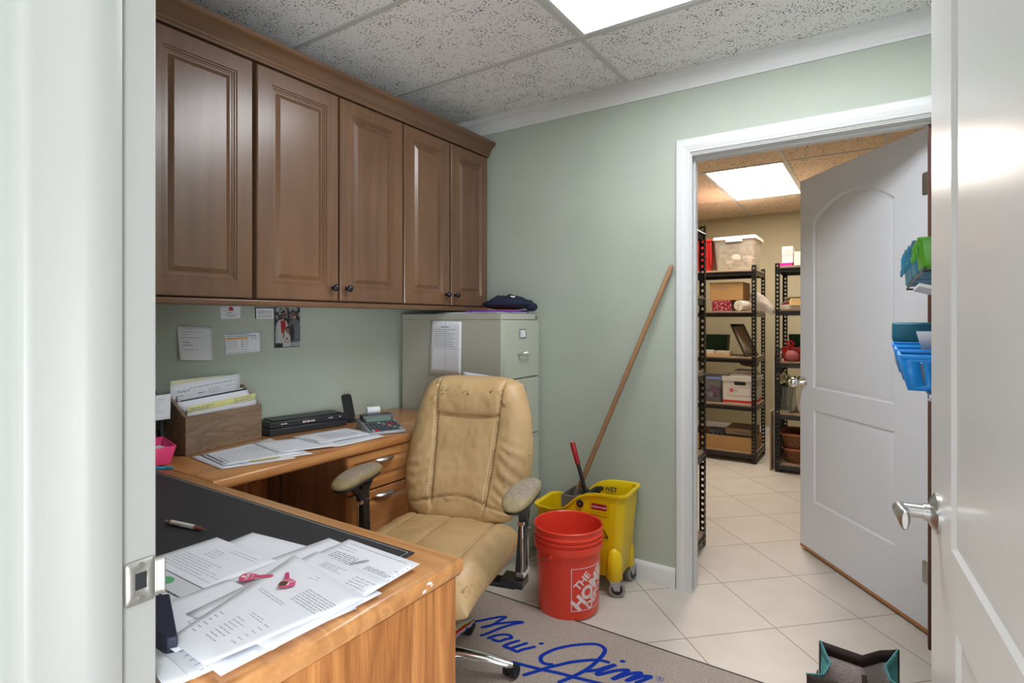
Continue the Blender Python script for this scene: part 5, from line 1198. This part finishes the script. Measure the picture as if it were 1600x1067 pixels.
for i0, i1 in ((16, 28), (36, 48)):
    q0, q1 = (R0+R0[:1])[i0:i1+1], (R1+R1[:1])[i0:i1+1]
    q1 = [(x, y, z-.022*math.sin(PI*k/(len(q1)-1))) for k, (x, y, z) in enumerate(q1)]
    b = B(); b.loft([q0, q1], closed=False); b.tube(q1, .002, 6); obj('gusset_edge', b, M['bagteal'], TB, solid=.0015, smooth=30)
for c_ in (A_, Bq):
    b = B(); b.tube([(c_.x, c_.y, .02), (c_.x, c_.y, .33)], .0045, 8); obj('corner_piping', b, M['bagbrown'], TB)
b = B(); m0 = Vector((mid.x+.004, mid.y-.012)); b.loft([[(m0.x+dx_+.02*k, m0.y-.07*math.sin(k*PI*.5)-.004, zr-.045-.09*math.sin(k*PI)) for dx_ in (-.006, .006)] for k in [i/10 for i in range(11)]], closed=False)
obj('handle', b, M['bagbrown'], TB, solid=.003)
b = B(); b.loft([[(-.146+.004*math.sin(q*3), 1.80-.012*q+dx_, .255-.085*math.sin(q*PI)+.02*q) for dx_ in (-.008, .008)] for q in [i/10 for i in range(11)]], closed=False)
obj('handle', b, M['bagbrown'], TB, solid=.003)

# ================================================================== BINS ON THE RIGHT WALL
WR = .32
t = thing('wall_rack', 'black wire rack on the wall carrying the green and teal bins', 'rack', (.24, 1.6, 1.36), group=None)
b = B()
for x in (.075, .19, .305): b.tube([(x, 1.35, 1.3695), (x, 2.14, 1.3695)], .003, 8)
for y in (1.352, 2.138): b.tube([(.072, y, 1.3665), (WR-.0005, y, 1.3665)], .003, 8)
obj('wires', b, M['blackp'], t)
t = thing('letter_holder', 'white sloping holder on the wall under the green bin', 'holder', (.2, 1.5, 1.31))
b = B(); b.loft([[(x, y, z) for x, z in ((.068, 1.345), (.068, 1.338), (.20, 1.300), (WR-.0005, 1.300), (WR-.0005, 1.358), (.30, 1.358), (.29, 1.312), (.20, 1.312))] for y in (1.39, 1.62)], cap0=True, cap1=True); obj('holder', b, M['whitep'], t, bevel=.001)
def bin_(x0, x1, y0, y1, z0, z1, m, name, label, cat='bin', group=None):
    tt = thing(name, label, cat, ((x0+x1)/2, (y0+y1)/2, z0), group=group)
    b = B(); sg = .006
    b.loft([[(x, y, z) for x, y in rrect((x1-x0)*f, (y1-y0)*f, .008, 4, (x0+x1)/2, (y0+y1)/2)] for f, z in ((.9, z0), (.94, z0+.004), (.985, z1-.006), (1, z1-.005), (1, z1), (.965, z1), (.93, z1-.012), (.88, z0+.006))], cap0=True, cap1=True)
    obj('bin_body', b, m, tt, smooth=40)
    xm = x0+.001; yc = (y0+y1)/2
    for q in (-.25, .25):
        b = B(); b.box(xm-.006, xm+.002, yc+q*(y1-y0)-.005, yc+q*(y1-y0)+.005, z0+(z1-z0)*.42, z1-.010); b.box(xm-.008, xm-.002, yc+q*(y1-y0)-.007, yc+q*(y1-y0)+.007, z0+(z1-z0)*.30, z0+(z1-z0)*.5); obj('hook', b, m, tt, bevel=.001)
    return tt
bin_(.064, .316, 1.36, 1.50, 1.373, 1.434, M['greenbin'], 'storage_bin', 'green bin on the wall rack, beside the white door edge')
LB = ['teal bin directly behind the green one on the wall rack', 'teal bin in the middle of the wall rack', 'teal bin at the far end of the wall rack']
for i, y0 in enumerate((1.52, 1.73, 1.94)): bin_(.062, .316, y0, y0+.19, 1.373, 1.447+.012*i, M['tealbin'], 'storage_bin', LB[i], group=None)
t = thing('wall_shelf', 'white wire shelf under the blue baskets, mostly behind the white door', 'shelf', (.25, 1.75, 1.11))
b = B()
for x in (.085, .14, .20, .26, .31): b.tube([(x, 1.36, 1.120), (x, 2.2, 1.120)], .003, 8)
for y in (1.36, 1.7, 2.0, 2.2): b.tube([(.08, y, 1.1135), (WR-.001, y, 1.1135)], .0035, 8)
obj('wires', b, M['steel'], t)
def basket(x0, x1, y0, y1, z0, z1, label):
    tt = thing('plastic_basket', label, 'basket', ((x0+x1)/2, (y0+y1)/2, z0), group='blue slotted baskets on the wall shelf')
    b = B(); n = 8
    # slotted front and back walls, solid ends
    def wall_(ya, yb):
        def fn(u, v):   # u along x 0..1, v 0..1
            f = 1-.10*(1-v); xm = (x0+x1)/2; return (xm+(x0+(x1-x0)*u-xm)*f, ya+(yb-ya)*(1-v), z0+(z1-z0)*v)
        holes = []
        for k in range(12):
            uc = .12+k*.065
            holes.append([(uc+.014*math.cos(2*PI*q/16)*(.75+.25*math.sin(2*PI*q/16)), .50+.36*math.sin(2*PI*q/16)) for q in range(16)])
        b.holed([(0, 0), (1, 0), (1, 1), (0, 1)], holes, fn)
    wall_(y0, y0+.02); wall_(y1, y1-.02)
    xm = (x0+x1)/2
    for sgn, X in ((-1, x0), (1, x1)):
        xb = xm+(X-xm)*.90
        b.bm.faces.new([b.bm.verts.new(p) for p in ((xb, y0+.02, z0), (xb, y1-.02, z0), (X, y1, z1), (X, y0, z1))])
    xa, xc = xm+(x0-xm)*.90, xm+(x1-xm)*.90
    b.bm.faces.new([b.bm.verts.new(p) for p in ((xa, y0+.02, z0), (xc, y0+.02, z0), (xc, y1-.02, z0), (xa, y1-.02, z0))])
    obj('basket_body', b, M['bluebin'], tt, solid=.002)
    b = B(); b.tube([(x0, y0, z1), (x1, y0, z1), (x1, y1, z1), (x0, y1, z1), (x0, y0, z1)], .0045, 8); obj('rim', b, M['bluebin'], tt)
    b = B(); b.box(xa+.012, xc-.012, y0+.035, y1-.035, z0+.004, z0+.055); obj('contents', b, M['tanpaper'], tt)
basket(.038, .310, 1.40, 1.60, 1.1245, 1.194, 'blue slotted basket nearest the white door edge, on the wire shelf')
basket(.037, .310, 1.63, 1.83, 1.1245, 1.196, 'blue slotted basket in the middle of the wire shelf')
basket(.035, .310, 1.86, 2.10, 1.1245, 1.198, 'blue slotted basket at the far end of the wire shelf')
b = B(); b.loft([[(.09, 1.665, 1.181), (.29, 1.665, 1.181)], [(.075, 1.66, 1.243), (.29, 1.66, 1.243)]], closed=False); one('plastic_sleeve', b, M['clearbag'], 'clear plastic sleeve standing in the middle blue basket', 'sleeve', solid=.001)
t = thing('storage_box', 'dark teal box standing above the blue baskets, on the far end of the wire shelf', 'box', (.17, 2.32, 1.12))
b = B(); b.box(.045, .312, 2.13, 2.33, 1.1245, 1.199); obj('tan_base', b, M['tanpaper'], t, bevel=.004)
b = B(); b.box(.037, .314, 2.128, 2.335, 1.1995, 1.262); obj('teal_lid', b, M['tealbox'], t, bevel=.006)
b = B()
for y in (2.14, 2.2): b.tube([(.08, y, 1.1135), (.318, y, 1.1135)], .003, 8)
for x in (.085, .20, .31): b.tube([(x, 2.19, 1.120), (x, 2.36, 1.120)], .003, 8)
one('shelf_extension', b, M['steel'], 'short wire shelf section under the dark teal box', 'shelf')

# ================================================================== STORAGE SHELVING
def angle_post(x, y, sx, sy, h, parent, fw=.036, z0=0.001):
    """L-section post with keyhole slots; flanges run from the corner (x,y) towards sx and sy"""
    b = B(); p = .0345
    def flange(fn):
        n = int((h-z0)/p)
        for k in range(n):
            za = z0+k*p; zb = z0+(k+1)*p if k < n-1 else h
            zc = (za+zb)/2
            hole = [(fw/2+.0075*math.cos(a), zc+.004+.0085*math.sin(a)) for a in [2*PI*q/10 for q in range(10)]]
            b.holed([(0, za), (fw, za), (fw, zb), (0, zb)], [hole], fn)
    flange(lambda u, v: (x+sx*u, y, v)); flange(lambda u, v: (x, y+sy*u, v))
    bmesh.ops.remove_doubles(b.bm, verts=b.bm.verts, dist=.0002)
    return obj('post', b, M['shelf'], parent, solid=.0022, smooth=0)
def shelving(x0, x1, y0, y1, h, levels, label):
    t = thing('shelving_unit', label, 'shelving unit', ((x0+x1)/2, (y0+y1)/2, 0), group=None)
    for (x, sx) in ((x0, 1), (x1, -1)):
        for (y, sy) in ((y0, 1), (y1, -1)): angle_post(x, y, sx, sy, h, t)
    for z in levels:
        b = B(); b.box(x0+.004, x1-.004, y0+.004, y1-.004, z-.012, z); s_ = obj('shelf', b, M['particle'], t)
        b = B(); e = .003
        for a in ((x0+e, x1-e, y0+e, y0+e+.012), (x0+e, x1-e, y1-e-.012, y1-e), (x0+e, x0+e+.012, y0+e+.012, y1-e-.012), (x1-e-.012, x1-e, y0+e+.012, y1-e-.012)):
            b.box(*a, z-.052, z-.0125)
        b.tube([(x0+.03, y0-.001, z-.020), (x1-.03, y0-.001, z-.020)], .0065, 8); b.tube([(x0+.03, y1+.001, z-.020), (x1-.03, y1+.001, z-.020)], .0065, 8)
        b.tube([(x0-.001, y0+.03, z-.020), (x0-.001, y1-.03, z-.020)], .0065, 8); b.tube([(x1+.001, y0+.03, z-.020), (x1+.001, y1-.03, z-.020)], .0065, 8)
        obj('beam', b, M['shelfedge'], s_)
    return t
AL = (.095, .515, .940, 1.352, 1.722)
AX0, AX1, AY0, AY1 = -1.82, -.900, 5.24, 5.72
shelving(AX0, AX1, AY0, AY1, 1.755, AL, 'black slotted-angle shelving unit carrying the clear tub and the archive box')
BLv = (.075, .495, .925, 1.362, 1.722)
BX0, BX1, BY0, BY1 = -.724, .18, 5.085, 5.55
shelving(BX0, BX1, BY0, BY1, 1.745, BLv, 'black slotted-angle shelving unit partly behind the open white door')
shelving(-1.73, -.815, 2.765, 3.215, 1.80, (.075, .535, .985, 1.405, 1.770), 'black slotted-angle shelving unit just inside the doorway, seen edge-on beside the door casing')

def tapered(b, x0, x1, y0, y1, z0, z1, f, mi=0, open_top=False, r=.015, inner=.004):
    cx, cy = (x0+x1)/2, (y0+y1)/2
    R_ = lambda k, z: [(x, y, z) for x, y in rrect((x1-x0)*k, (y1-y0)*k, r, 4, cx, cy)]
    rings = [R_(f, z0), R_(1, z1)]
    if open_top: rings += [R_(1-2*inner/(x1-x0), z1), R_(f-2*inner/(x1-x0), z0+inner)]
    b.loft(rings, cap0=True, cap1=True, mi=mi)
S = lambda lvl: AL[lvl]+.0008
# top of A
t = thing('plastic_tub', 'clear lidded tub stuffed with white fabric on top of the shelving', 'storage tub', (-1.09, 5.46, S(4)))
b = B(); tapered(b, -1.27, -.915, 5.28, 5.66, S(4), S(4)+.275, .86, open_top=True); obj('tub', b, M['clear'], t)
b = B(); b.loft([[(x, y, z) for x, y in rrect(.375*f, .40*f, .02, 4, -1.0925, 5.47)] for f, z in ((1, S(4)+.276), (1.0, S(4)+.300), (.97, S(4)+.303), (.9, S(4)+.290))], cap0=True, cap1=True)
b.box(-1.16, -1.02, 5.268, 5.272, S(4)+.255, S(4)+.285); obj('lid', b, M['lid'], t)
b = B()
for k in range(26): b.ball((-1.22+.26*random.random(), 5.34+.24*random.random(), S(4)+.06+.16*random.random()), .045, (1, 1, .75), 10, 0 if k % 3 else 1)
for v in b.bm.verts: v.co.x = max(-1.235, min(-.95, v.co.x)); v.co.y = max(5.315, min(5.62, v.co.y)); v.co.z = max(S(4)+.006, v.co.z)
obj('fabric_contents', b, [M['whitebits'], M['tanbits']], t)
t = thing('plastic_tub', 'red ribbed tub on top of the shelving beside the clear one', 'storage tub', (-1.46, 5.46, S(4)))
b = B(); tapered(b, -1.69, -1.295, 5.30, 5.66, S(4), S(4)+.270, .90); obj('tub', b, M['redtub'], t)
b = B(); b.box(-1.70, -1.287, 5.292, 5.668, S(4)+.2705, S(4)+.295)
for k in range(8): b.box(-1.660+k*.05, -1.645+k*.05, 5.300, 5.312, S(4)+.06, S(4)+.27)
obj('lid', b, M['redtub'], t, bevel=.004)
# second shelf of A
b = B(); b.box(-1.285, -1.118, 5.285, 5.58, S(3), S(3)+.098); one('gift_box', b, M['crimson'], 'crimson patterned box under the cardboard box on the shelf', 'box', bevel=.002)
t = thing('cardboard_box', 'cardboard box with handwriting lying on the crimson patterned box', 'box', (-1.16, 5.43, S(3)+.099))
b = B(); b.box(-1.308, -1.018, 5.295, 5.62, S(3)+.0995, S(3)+.262); obj('carton', b, M['card'], t, bevel=.002)
b = B(); add_text(b, 'Garden', .045, lambda u, v: (-1.27+u, 5.2945, S(3)+.205+v*.8), shear=.4); obj('handwriting', b, M['ink'], t, smooth=0)
t = thing('fabric_roll', 'white fabric roll in plastic wrap sticking out past the shelf post', 'roll', (-.95, 5.35, S(3)))
b = B(); b.cyl((-1.052, 5.275, S(3)+.048), (-.985, 5.42, S(3)+.048), .047, .044, 22)
for k in range(3): b.tube([(-1.052+.03*math.cos(a)*(1-k*.3), 5.272, S(3)+.047+.03*math.sin(a)*(1-k*.3)) for a in [2*PI*q/14 for q in range(15)]], .0035, 6)
obj('roll_core', b, M['whitebits'], t)
b = B(); rings = []
for k in range(9):
    s_ = k/8; c = Vector((-.985+.205*s_, 5.40, S(3)+.098-.105*s_*s_)); rr_ = lin(s_, [(0, .030), (.2, .085), (.35, .088), (.7, .055), (1, .034)])
    rings.append([(c.x+.012*math.sin(a*5+k), c.y+.55*rr_*math.cos(a), max(S(3)+.0005 if c.x < -.89 else S(3)-.06, c.z+rr_*math.sin(a)*(1+.25*noise.noise(Vector((s_*9, a*2, 0)))))) for a in [2*PI*q/26 for q in range(26)]])
b.loft(rings, cap0=True, cap1=True); obj('plastic_wrap', b, M['wrap'], t, smooth=60)
# third shelf of A
b = B(); tapered(b, -1.42, -1.20, 5.50, 5.66, S(2), S(2)+.19, .9); one('plastic_bin', b, M['greenb'], 'dark green bin at the back of the shelf behind the notebooks', 'bin')
b = B(); b.box(-1.33, -1.13, 5.27, 5.44, S(2), S(2)+.016); one('notebook', b, M['kraft'], 'tan notebook lying flat on the shelf, lower of two', 'notebook', bevel=.001)
b = B(); b.box(-1.255, -1.13, 5.27, 5.40, S(2)+.0168, S(2)+.046); one('notebook', b, M['tanpaper'], 'cream pad lying on the tan notebook on the shelf', 'notebook', bevel=.001)
t = thing('charger', 'white cable and adapter lying on the notebook on the shelf', 'cable', (-1.3, 5.3, S(2)+.0165))
b = B(); b.box(-1.335, -1.265, 5.275, 5.31, S(2)+.017, S(2)+.036, 0, Matrix.Rotation(.0, 3, 'Y')); b.box(-1.34, -1.262, 5.282, 5.305, S(2)+.037, S(2)+.055); obj('adapter', b, M['whitec'], t, bevel=.004)
b = B(); b.tube([(-1.34, 5.29, S(2)+.045), (-1.37, 5.28, S(2)+.06), (-1.40, 5.28, S(2)+.04), (-1.42, 5.29, S(2)+.02), (-1.44, 5.30, S(2)+.006)], .004, 8); obj('cable', b, M['whitec'], t)
t = thing('picture_frame', 'dark-framed picture leaning on the shelf above the archive box', 'picture frame', (-1.0, 5.4, S(2)))
pa, pb_ = Vector((-.985, 0, S(2)+.004)), Vector((-1.118, 0, S(2)+.298))     # near bottom edge, near top edge
ax_ = (pb_-pa); du = Vector((.28, .96, 0)).normalized()*.24
nrm = du.cross(ax_).normalized()
def PF(u, v, d): q = Vector((-.992, 5.262, S(2)+.006))+du*u+Vector((-.135, .04, .285))*v+nrm*d; return (q.x, q.y, q.z)
b = B(); b.holed([(0, 0), (1, 0), (1, 1), (0, 1)], [[(.09, .07), (.91, .07), (.91, .93), (.09, .93)]], lambda u, v: PF(u, v, 0)); obj('frame', b, M['framew'], t, solid=.012, smooth=0)
b = B(); b.loft([[PF(.08, .06, .001), PF(.92, .06, .001)], [PF(.08, .94, .001), PF(.92, .94, .001)]], closed=False); obj('picture_mount', b, M['matboard'], t, solid=.002)
b = B(); b.loft([[PF(.25, .2, -.003), PF(.75, .2, -.003)], [PF(.25, .8, -.003), PF(.75, .8, -.003)]], closed=False); b.loft([[PF(.25, .2, .005), PF(.75, .2, .005)], [PF(.25, .8, .005), PF(.75, .8, .005)]], closed=False); obj('picture_image', b, M['particle'], t)
# fourth shelf of A
t = thing('archive_box', 'white archive box with a red base stripe on the shelving', 'box', (-1.045, 5.44, S(1)))
b = B(); b.box(-1.183, -.915, 5.262, 5.64, S(1), S(1)+.205); b.box(-1.190, -.908, 5.255, 5.65, S(1)+.205, S(1)+.248); obj('carton', b, M['bankers'], t, bevel=.002)
b = B(); b.box(-1.1835, -.9145, 5.2612, 5.6405, S(1)+.012, S(1)+.034); b.box(-1.122, -1.094, 5.2608, 5.2618, S(1)+.108, S(1)+.138)
for a in ((-1.137, -.942, .075, .0765), (-1.137, -.942, .150, .1515), (-1.137, -1.1355, .075, .15), (-.9435, -.942, .075, .15)): b.box(a[0], a[1], 5.2610, 5.2617, S(1)+a[2], S(1)+a[3])
obj('red_stripe', b, M['bred'], t)
b = B(); b.prism([(u, v) for u, v in rrect(.10, .030, .0149, 6, -1.037, S(1)+.186)], 5.2600, 5.2614, fn=lambda u, v, w_: (u, w_, v)); obj('hand_hole', b, M['blackm'], t)
b = B(); add_text(b, 'box', .018, lambda u, v: (-1.085+u, 5.2606, S(1)+.117+v), bold=.0003); add_text(b, 'oo', .016, lambda u, v: (-1.118+u, 5.2604, S(1)+.118+v), 1); obj('print', b, [M['inkd'], M['logow']], t)
for i in range(3):
    b = B(); b.box(-1.125+i*.012, -.925-.005*i, 5.28+.01*i, 5.54, S(1)+.2486+i*.0165, S(1)+.2486+i*.0165+.0155)
    one('paper_stack', b, [M['whitec'], M['tanpaper'], M['bankers']][i], ['lowest stack of papers on the archive box', 'middle stack of papers on the archive box, tan', 'topmost stack of papers on the archive box'][i], 'paper', bevel=.001)
b = B()
for k in range(12): b.ball((-1.06+.1*random.random(), 5.50+.12*random.random(), S(1)+.325+.03*random.random()), .03, (1.2, 1, .5), 8)
for v in b.bm.verts: v.co.z = max(S(1)+.2985, v.co.z)
one('brown_cloth', b, M['card2'], 'crumpled brown cloth on the papers of the archive box', 'cloth', smooth=60)
t = thing('plastic_tub', 'clear tub with a blue lid and pink contents beside the archive box', 'storage tub', (-1.3, 5.45, S(1)))
b = B(); tapered(b, -1.44, -1.205, 5.285, 5.60, S(1), S(1)+.205, .93, open_top=True); obj('tub', b, mat('clear_tub', (.75, .76, .85), .15, trans=.9, ior=1.1), t)
b = B(); b.box(-1.447, -1.198, 5.278, 5.607, S(1)+.206, S(1)+.232); obj('lid', b, M['bluelid'], t, bevel=.006)
b = B()
for k in range(18): b.ball((-1.40+.15*random.random(), 5.32+.2*random.random(), S(1)+.045+.07*random.random()), .032, (1, 1, .8), 8, k % 3 == 0)
for v in b.bm.verts: v.co.z = max(S(1)+.006, v.co.z); v.co.x = max(-1.425, min(-1.22, v.co.x))
obj('tub_contents', b, [M['pinkbits'], M['whitebits']], t)
# bottom shelf of A
t = thing('cardboard_tray', 'long open cardboard tray on the bottom shelf', 'box', (-1.12, 5.45, S(0)))
b = B(); b.box(-1.50, -.917, 5.262, 5.27, S(0), S(0)+.125); b.box(-1.50, -.917, 5.632, 5.64, S(0), S(0)+.125); b.box(-1.50, -1.492, 5.2705, 5.6315, S(0), S(0)+.125); b.box(-.925, -.917, 5.2705, 5.6315, S(0), S(0)+.125); b.box(-1.4915, -.9255, 5.2705, 5.6315, S(0), S(0)+.008); obj('carton', b, M['card'], t)
b = B(); b.box(-1.325, -1.19, 5.30, 5.45, S(0)+.0085, S(0)+.165, 0, rotz(.15)); one('patterned_tin', b, M['patt'], 'dark patterned tin standing in the cardboard tray', 'tin', bevel=.003)
b = B(); b.box(-1.16, -.930, 5.30, 5.60, S(0)+.0085, S(0)+.140); one('dark_box', b, M['olive'], 'dark olive box in the cardboard tray under the brown box', 'box', bevel=.002)
t = thing('cardboard_box', 'flat brown printed box lying on the dark olive box', 'box', (-1.05, 5.45, S(0)+.141)); b = B(); b.box(-1.168, -.928, 5.29, 5.60, S(0)+.1405, S(0)+.195); obj('carton', b, M['card2'], t, bevel=.002)
b = B(); add_text(b, 'MANTELLO', .020, lambda u, v: (-1.09+u, 5.2894, S(0)+.160+v)); obj('print', b, M['inkd'], t)
# boards leaning between the units
def board(x, y0, dx, w_, h_, th, m, lab, lean):
    b = B(); P = [(x+o+dx*(z > 0), y0+q*w_, z) for z in (0.001, h_) for o, q in ((0, 0), (th, 0), (th, 1), (0, 1))]
    vs = [b.bm.verts.new(p) for p in P]
    for f in ((0, 3, 2, 1), (4, 5, 6, 7), (0, 1, 5, 4), (1, 2, 6, 5), (2, 3, 7, 6), (3, 0, 4, 7)): b.bm.faces.new([vs[i] for i in f])
    return one('board', b, m, lab, 'board')
board(-.825, 5.10, .055, .5, .50, .012, M['board'], 'low tan board leaning between the two shelving units', 0)
board(-.800, 5.20, .045, .5, 1.02, .010, M['boardw'], 'tall pale board leaning between the two shelving units', 0)
board(-.782, 5.18, .040, .5, .96, .006, M['blackm'], 'thin dark panel leaning against the shelving behind the door', 0)
# unit B
T_ = lambda l: BLv[l]+.0008
b = B(); b.box(-.712, -.600, 5.14, 5.30, T_(4), T_(4)+.026); one('flat_box', b, M['magenta'], 'magenta flat box on top of the shelving beside the open door', 'box', bevel=.001)
t = thing('box_stack', 'tall white printed box standing on the magenta box', 'box', (-.64, 5.2, T_(4)+.027)); b = B(); b.box(-.682, -.598, 5.16, 5.28, T_(4)+.0268, T_(4)+.165); obj('carton', b, M['bankers'], t, bevel=.002)
b = B(); b.box(-.683, -.597, 5.159, 5.281, T_(4)+.090, T_(4)+.0925)
for q in range(3): b.box(-.672, -.612, 5.1592, 5.1598, T_(4)+.135-.014*q, T_(4)+.138-.014*q)
obj('print', b, M['ink'], t)
b = B(); b.box(-.590, -.52, 5.15, 5.28, T_(4), T_(4)+.115); one('small_box', b, M['bankers'], 'small white box on the shelving top right beside the door edge', 'box', bevel=.002)
BK = [(-.69, -.42, 5.13, 5.36, .024, 'bankers', 'white book lowest in the pile on the second shelf', 0), (-.68, -.40, 5.15, 5.36, .012, 'whitec', 'thin white book second from the bottom of its pile', .05), (-.67, -.42, 5.14, 5.36, .018, 'crimson', 'dark red patterned book in the pile on the second shelf', -.12), (-.65, -.40, 5.16, 5.38, .014, 'board', 'tan book above the dark red one in its pile', .1), (-.66, -.42, 5.17, 5.38, .02, 'card2', 'brown book near the top of the pile on the second shelf', -.06), (-.66, -.40, 5.18, 5.38, .012, 'particle', 'topmost thin brown book of the pile on the second shelf', .1)]
z = T_(3)
for x0, x1, y0, y1, h_, m_, lab, ro in BK:
    b = B(); b.box(x0, x1, y0, y1, z, z+h_, 0, rotz(ro)); one('book', b, M[m_], lab, 'book', bevel=.0015); z += h_+.0006
sheet('folder', [(-.625, 5.118, T_(3)+.028), (-.46, 5.118, T_(3)+.022), (-.44, 5.14, T_(3)+.085), (-.615, 5.14, T_(3)+.088)], 0, 'cream folder propped against the pile of books on the second shelf', m=M['kraft'], seed=88, thick=.002)
# third shelf: gift tin, pot, ornament
t = thing('plant_pot', 'dark green ribbed pot upside the red ornaments at the back of the third shelf', 'pot', (-.59, 5.34, T_(2)))
b = B(); b.lathe([(.055, 0), (.075, .22), (.070, .22), (.05, .01)], (-.585, 5.42, T_(2)), 24, cap0=True, cap1=True)
for k in range(16): a = 2*PI*k/16; b.tube([(-.585+.056*math.cos(a), 5.42+.056*math.sin(a), T_(2)+.004), (-.585+.076*math.cos(a), 5.42+.076*math.sin(a), T_(2)+.215)], .005, 6)
obj('pot', b, M['greenb'], t)
t = thing('gift_bag', 'red gift bag with a bow behind the pink ornament', 'gift bag', (-.62, 5.2, T_(2)))
b = B(); b.loft([[(x, y, T_(2)+z_) for x, y in rrect(.14*f, .10, .01, 3, -.615, 5.245)] for f, z_ in ((.85, 0), (1, .10), (1.08, .115))], cap0=True, cap1=True); obj('bag', b, M['red'], t)
b = B(); b.tube([(-.625, 5.17, T_(2)+.118), (-.645, 5.16, T_(2)+.15), (-.62, 5.16, T_(2)+.17), (-.59, 5.16, T_(2)+.15), (-.61, 5.17, T_(2)+.118)], .010, 8); b.ball((-.62, 5.165, T_(2)+.125), .014, n=10); obj('bow', b, M['red'], t)
t = thing('ornament', 'round pink patterned ceramic pig in front of the red gift bag', 'ornament', (-.60, 5.125, T_(2)))
b = B(); b.ball((-.605, 5.133, T_(2)+.046), .045, (1.25, .8, 1), 20); b.ball((-.63, 5.110, T_(2)+.05), .013, (1, .5, 1), 10)
for q in (-.03, .03): b.cyl((-.605+q, 5.133, T_(2)+.0005), (-.605+q, 5.133, T_(2)+.02), .012, .011, 10)
for q in (-.022, .012): b.cyl((-.61+q, 5.13, T_(2)+.082), (-.612+q, 5.13, T_(2)+.100), .010, .002, 8)
obj('figurine', b, M['pinkc'], t, smooth=60)
b = B(); b.ball((-.498, 5.14, T_(2)+.038), .0375, (1, .9, 1), 16); one('ornament', b, M['whitec'], 'round cream ornament beside the pink pig on the third shelf', 'ornament', smooth=60)
b = B()
for k in range(7): b.ball((-.702+.010*(k % 2), 5.15+.012*(k % 3), T_(2)+.016+.022*(k//2)), .017, (.6, .8, 1), 10)
for v in b.bm.verts: v.co.z = max(T_(2), v.co.z)
one('ornament', b, M['whitec'], 'white knobbly ornament behind the slotted post on the third shelf', 'ornament', smooth=60)
# fourth shelf: vase with flowers
t = thing('vase', 'clear glass vase of cream artificial flowers on the fourth shelf', 'vase', (-.63, 5.18, T_(1)))
b = B(); b.lathe([(.05, 0), (.055, .01), (.06, .06), (.052, .16), (.062, .215), (.058, .215), (.048, .16), (.056, .06), (.05, .014), (.02, .012)], (-.635, 5.18, T_(1)), 30, cap0=True, cap1=True); obj('glass', b, M['glass'], t)
b = B()
for k in range(34):
    a = k*2.4; r = .05*math.sqrt(k/34); b.ball((-.668+r*math.cos(a), 5.17+r*math.sin(a)*.8, T_(1)+.275+.03*math.cos(k)+.02*(1-r/.05)), .011, (1, 1, 1.3), 7)
obj('bloom', b, M['petals'], t)
b = B()
for k in range(9):
    a = k*.7; b.tube([(-.635+.02*math.cos(a), 5.18+.02*math.sin(a), T_(1)+.03), (-.63+.03*math.cos(a), 5.18+.03*math.sin(a), T_(1)+.2), (-.60+.06*math.cos(a), 5.18+.05*math.sin(a), T_(1)+.30)], [.004, .004, .010], 6)
obj('stems', b, M['leaf'], t)
b = B(); b.lathe([(.03, 0), (.045, .03), (.04, .09), (.025, .12), (.028, .15), (.02, .15), (.02, .02)], (-.525, 5.18, T_(1)), 24, cap0=True, cap1=True); one('vase', b, M['whitec'], 'cream vase beside the glass one, half behind the door edge', 'vase')
# bottom shelf: wicker baskets
for k, (f, lab) in enumerate(((1, 'lower wicker basket on the bottom shelf behind the door'), (1.08, 'upper wicker basket stacked in the lower one on the bottom shelf'))):
    t = thing('wicker_basket', lab, 'basket', (-.52, 5.30, T_(0)+k*.125), group='stacked wicker baskets')
    zb = T_(0)+k*.1265; b = B()
    b.loft([[(x, y, zb+z_) for x, y in rrect(.33*f*g, .34*f*g, .07, 6, -.52, 5.305)] for g, z_ in ((.86, 0), (.97, .105), (.94, .105), (.83, .008))], cap0=True, cap1=True); obj('weave', b, M['wicker'], t)
    b = B(); b.tube([(x, y, zb+.113) for x, y in rrect(.33*f, .34*f, .07, 6, -.52, 5.305)]+[(-.52+.33*f/2, 5.305+.34*f/2-.07, zb+.113)], .0095, 8); obj('rim', b, M['rim'], t)
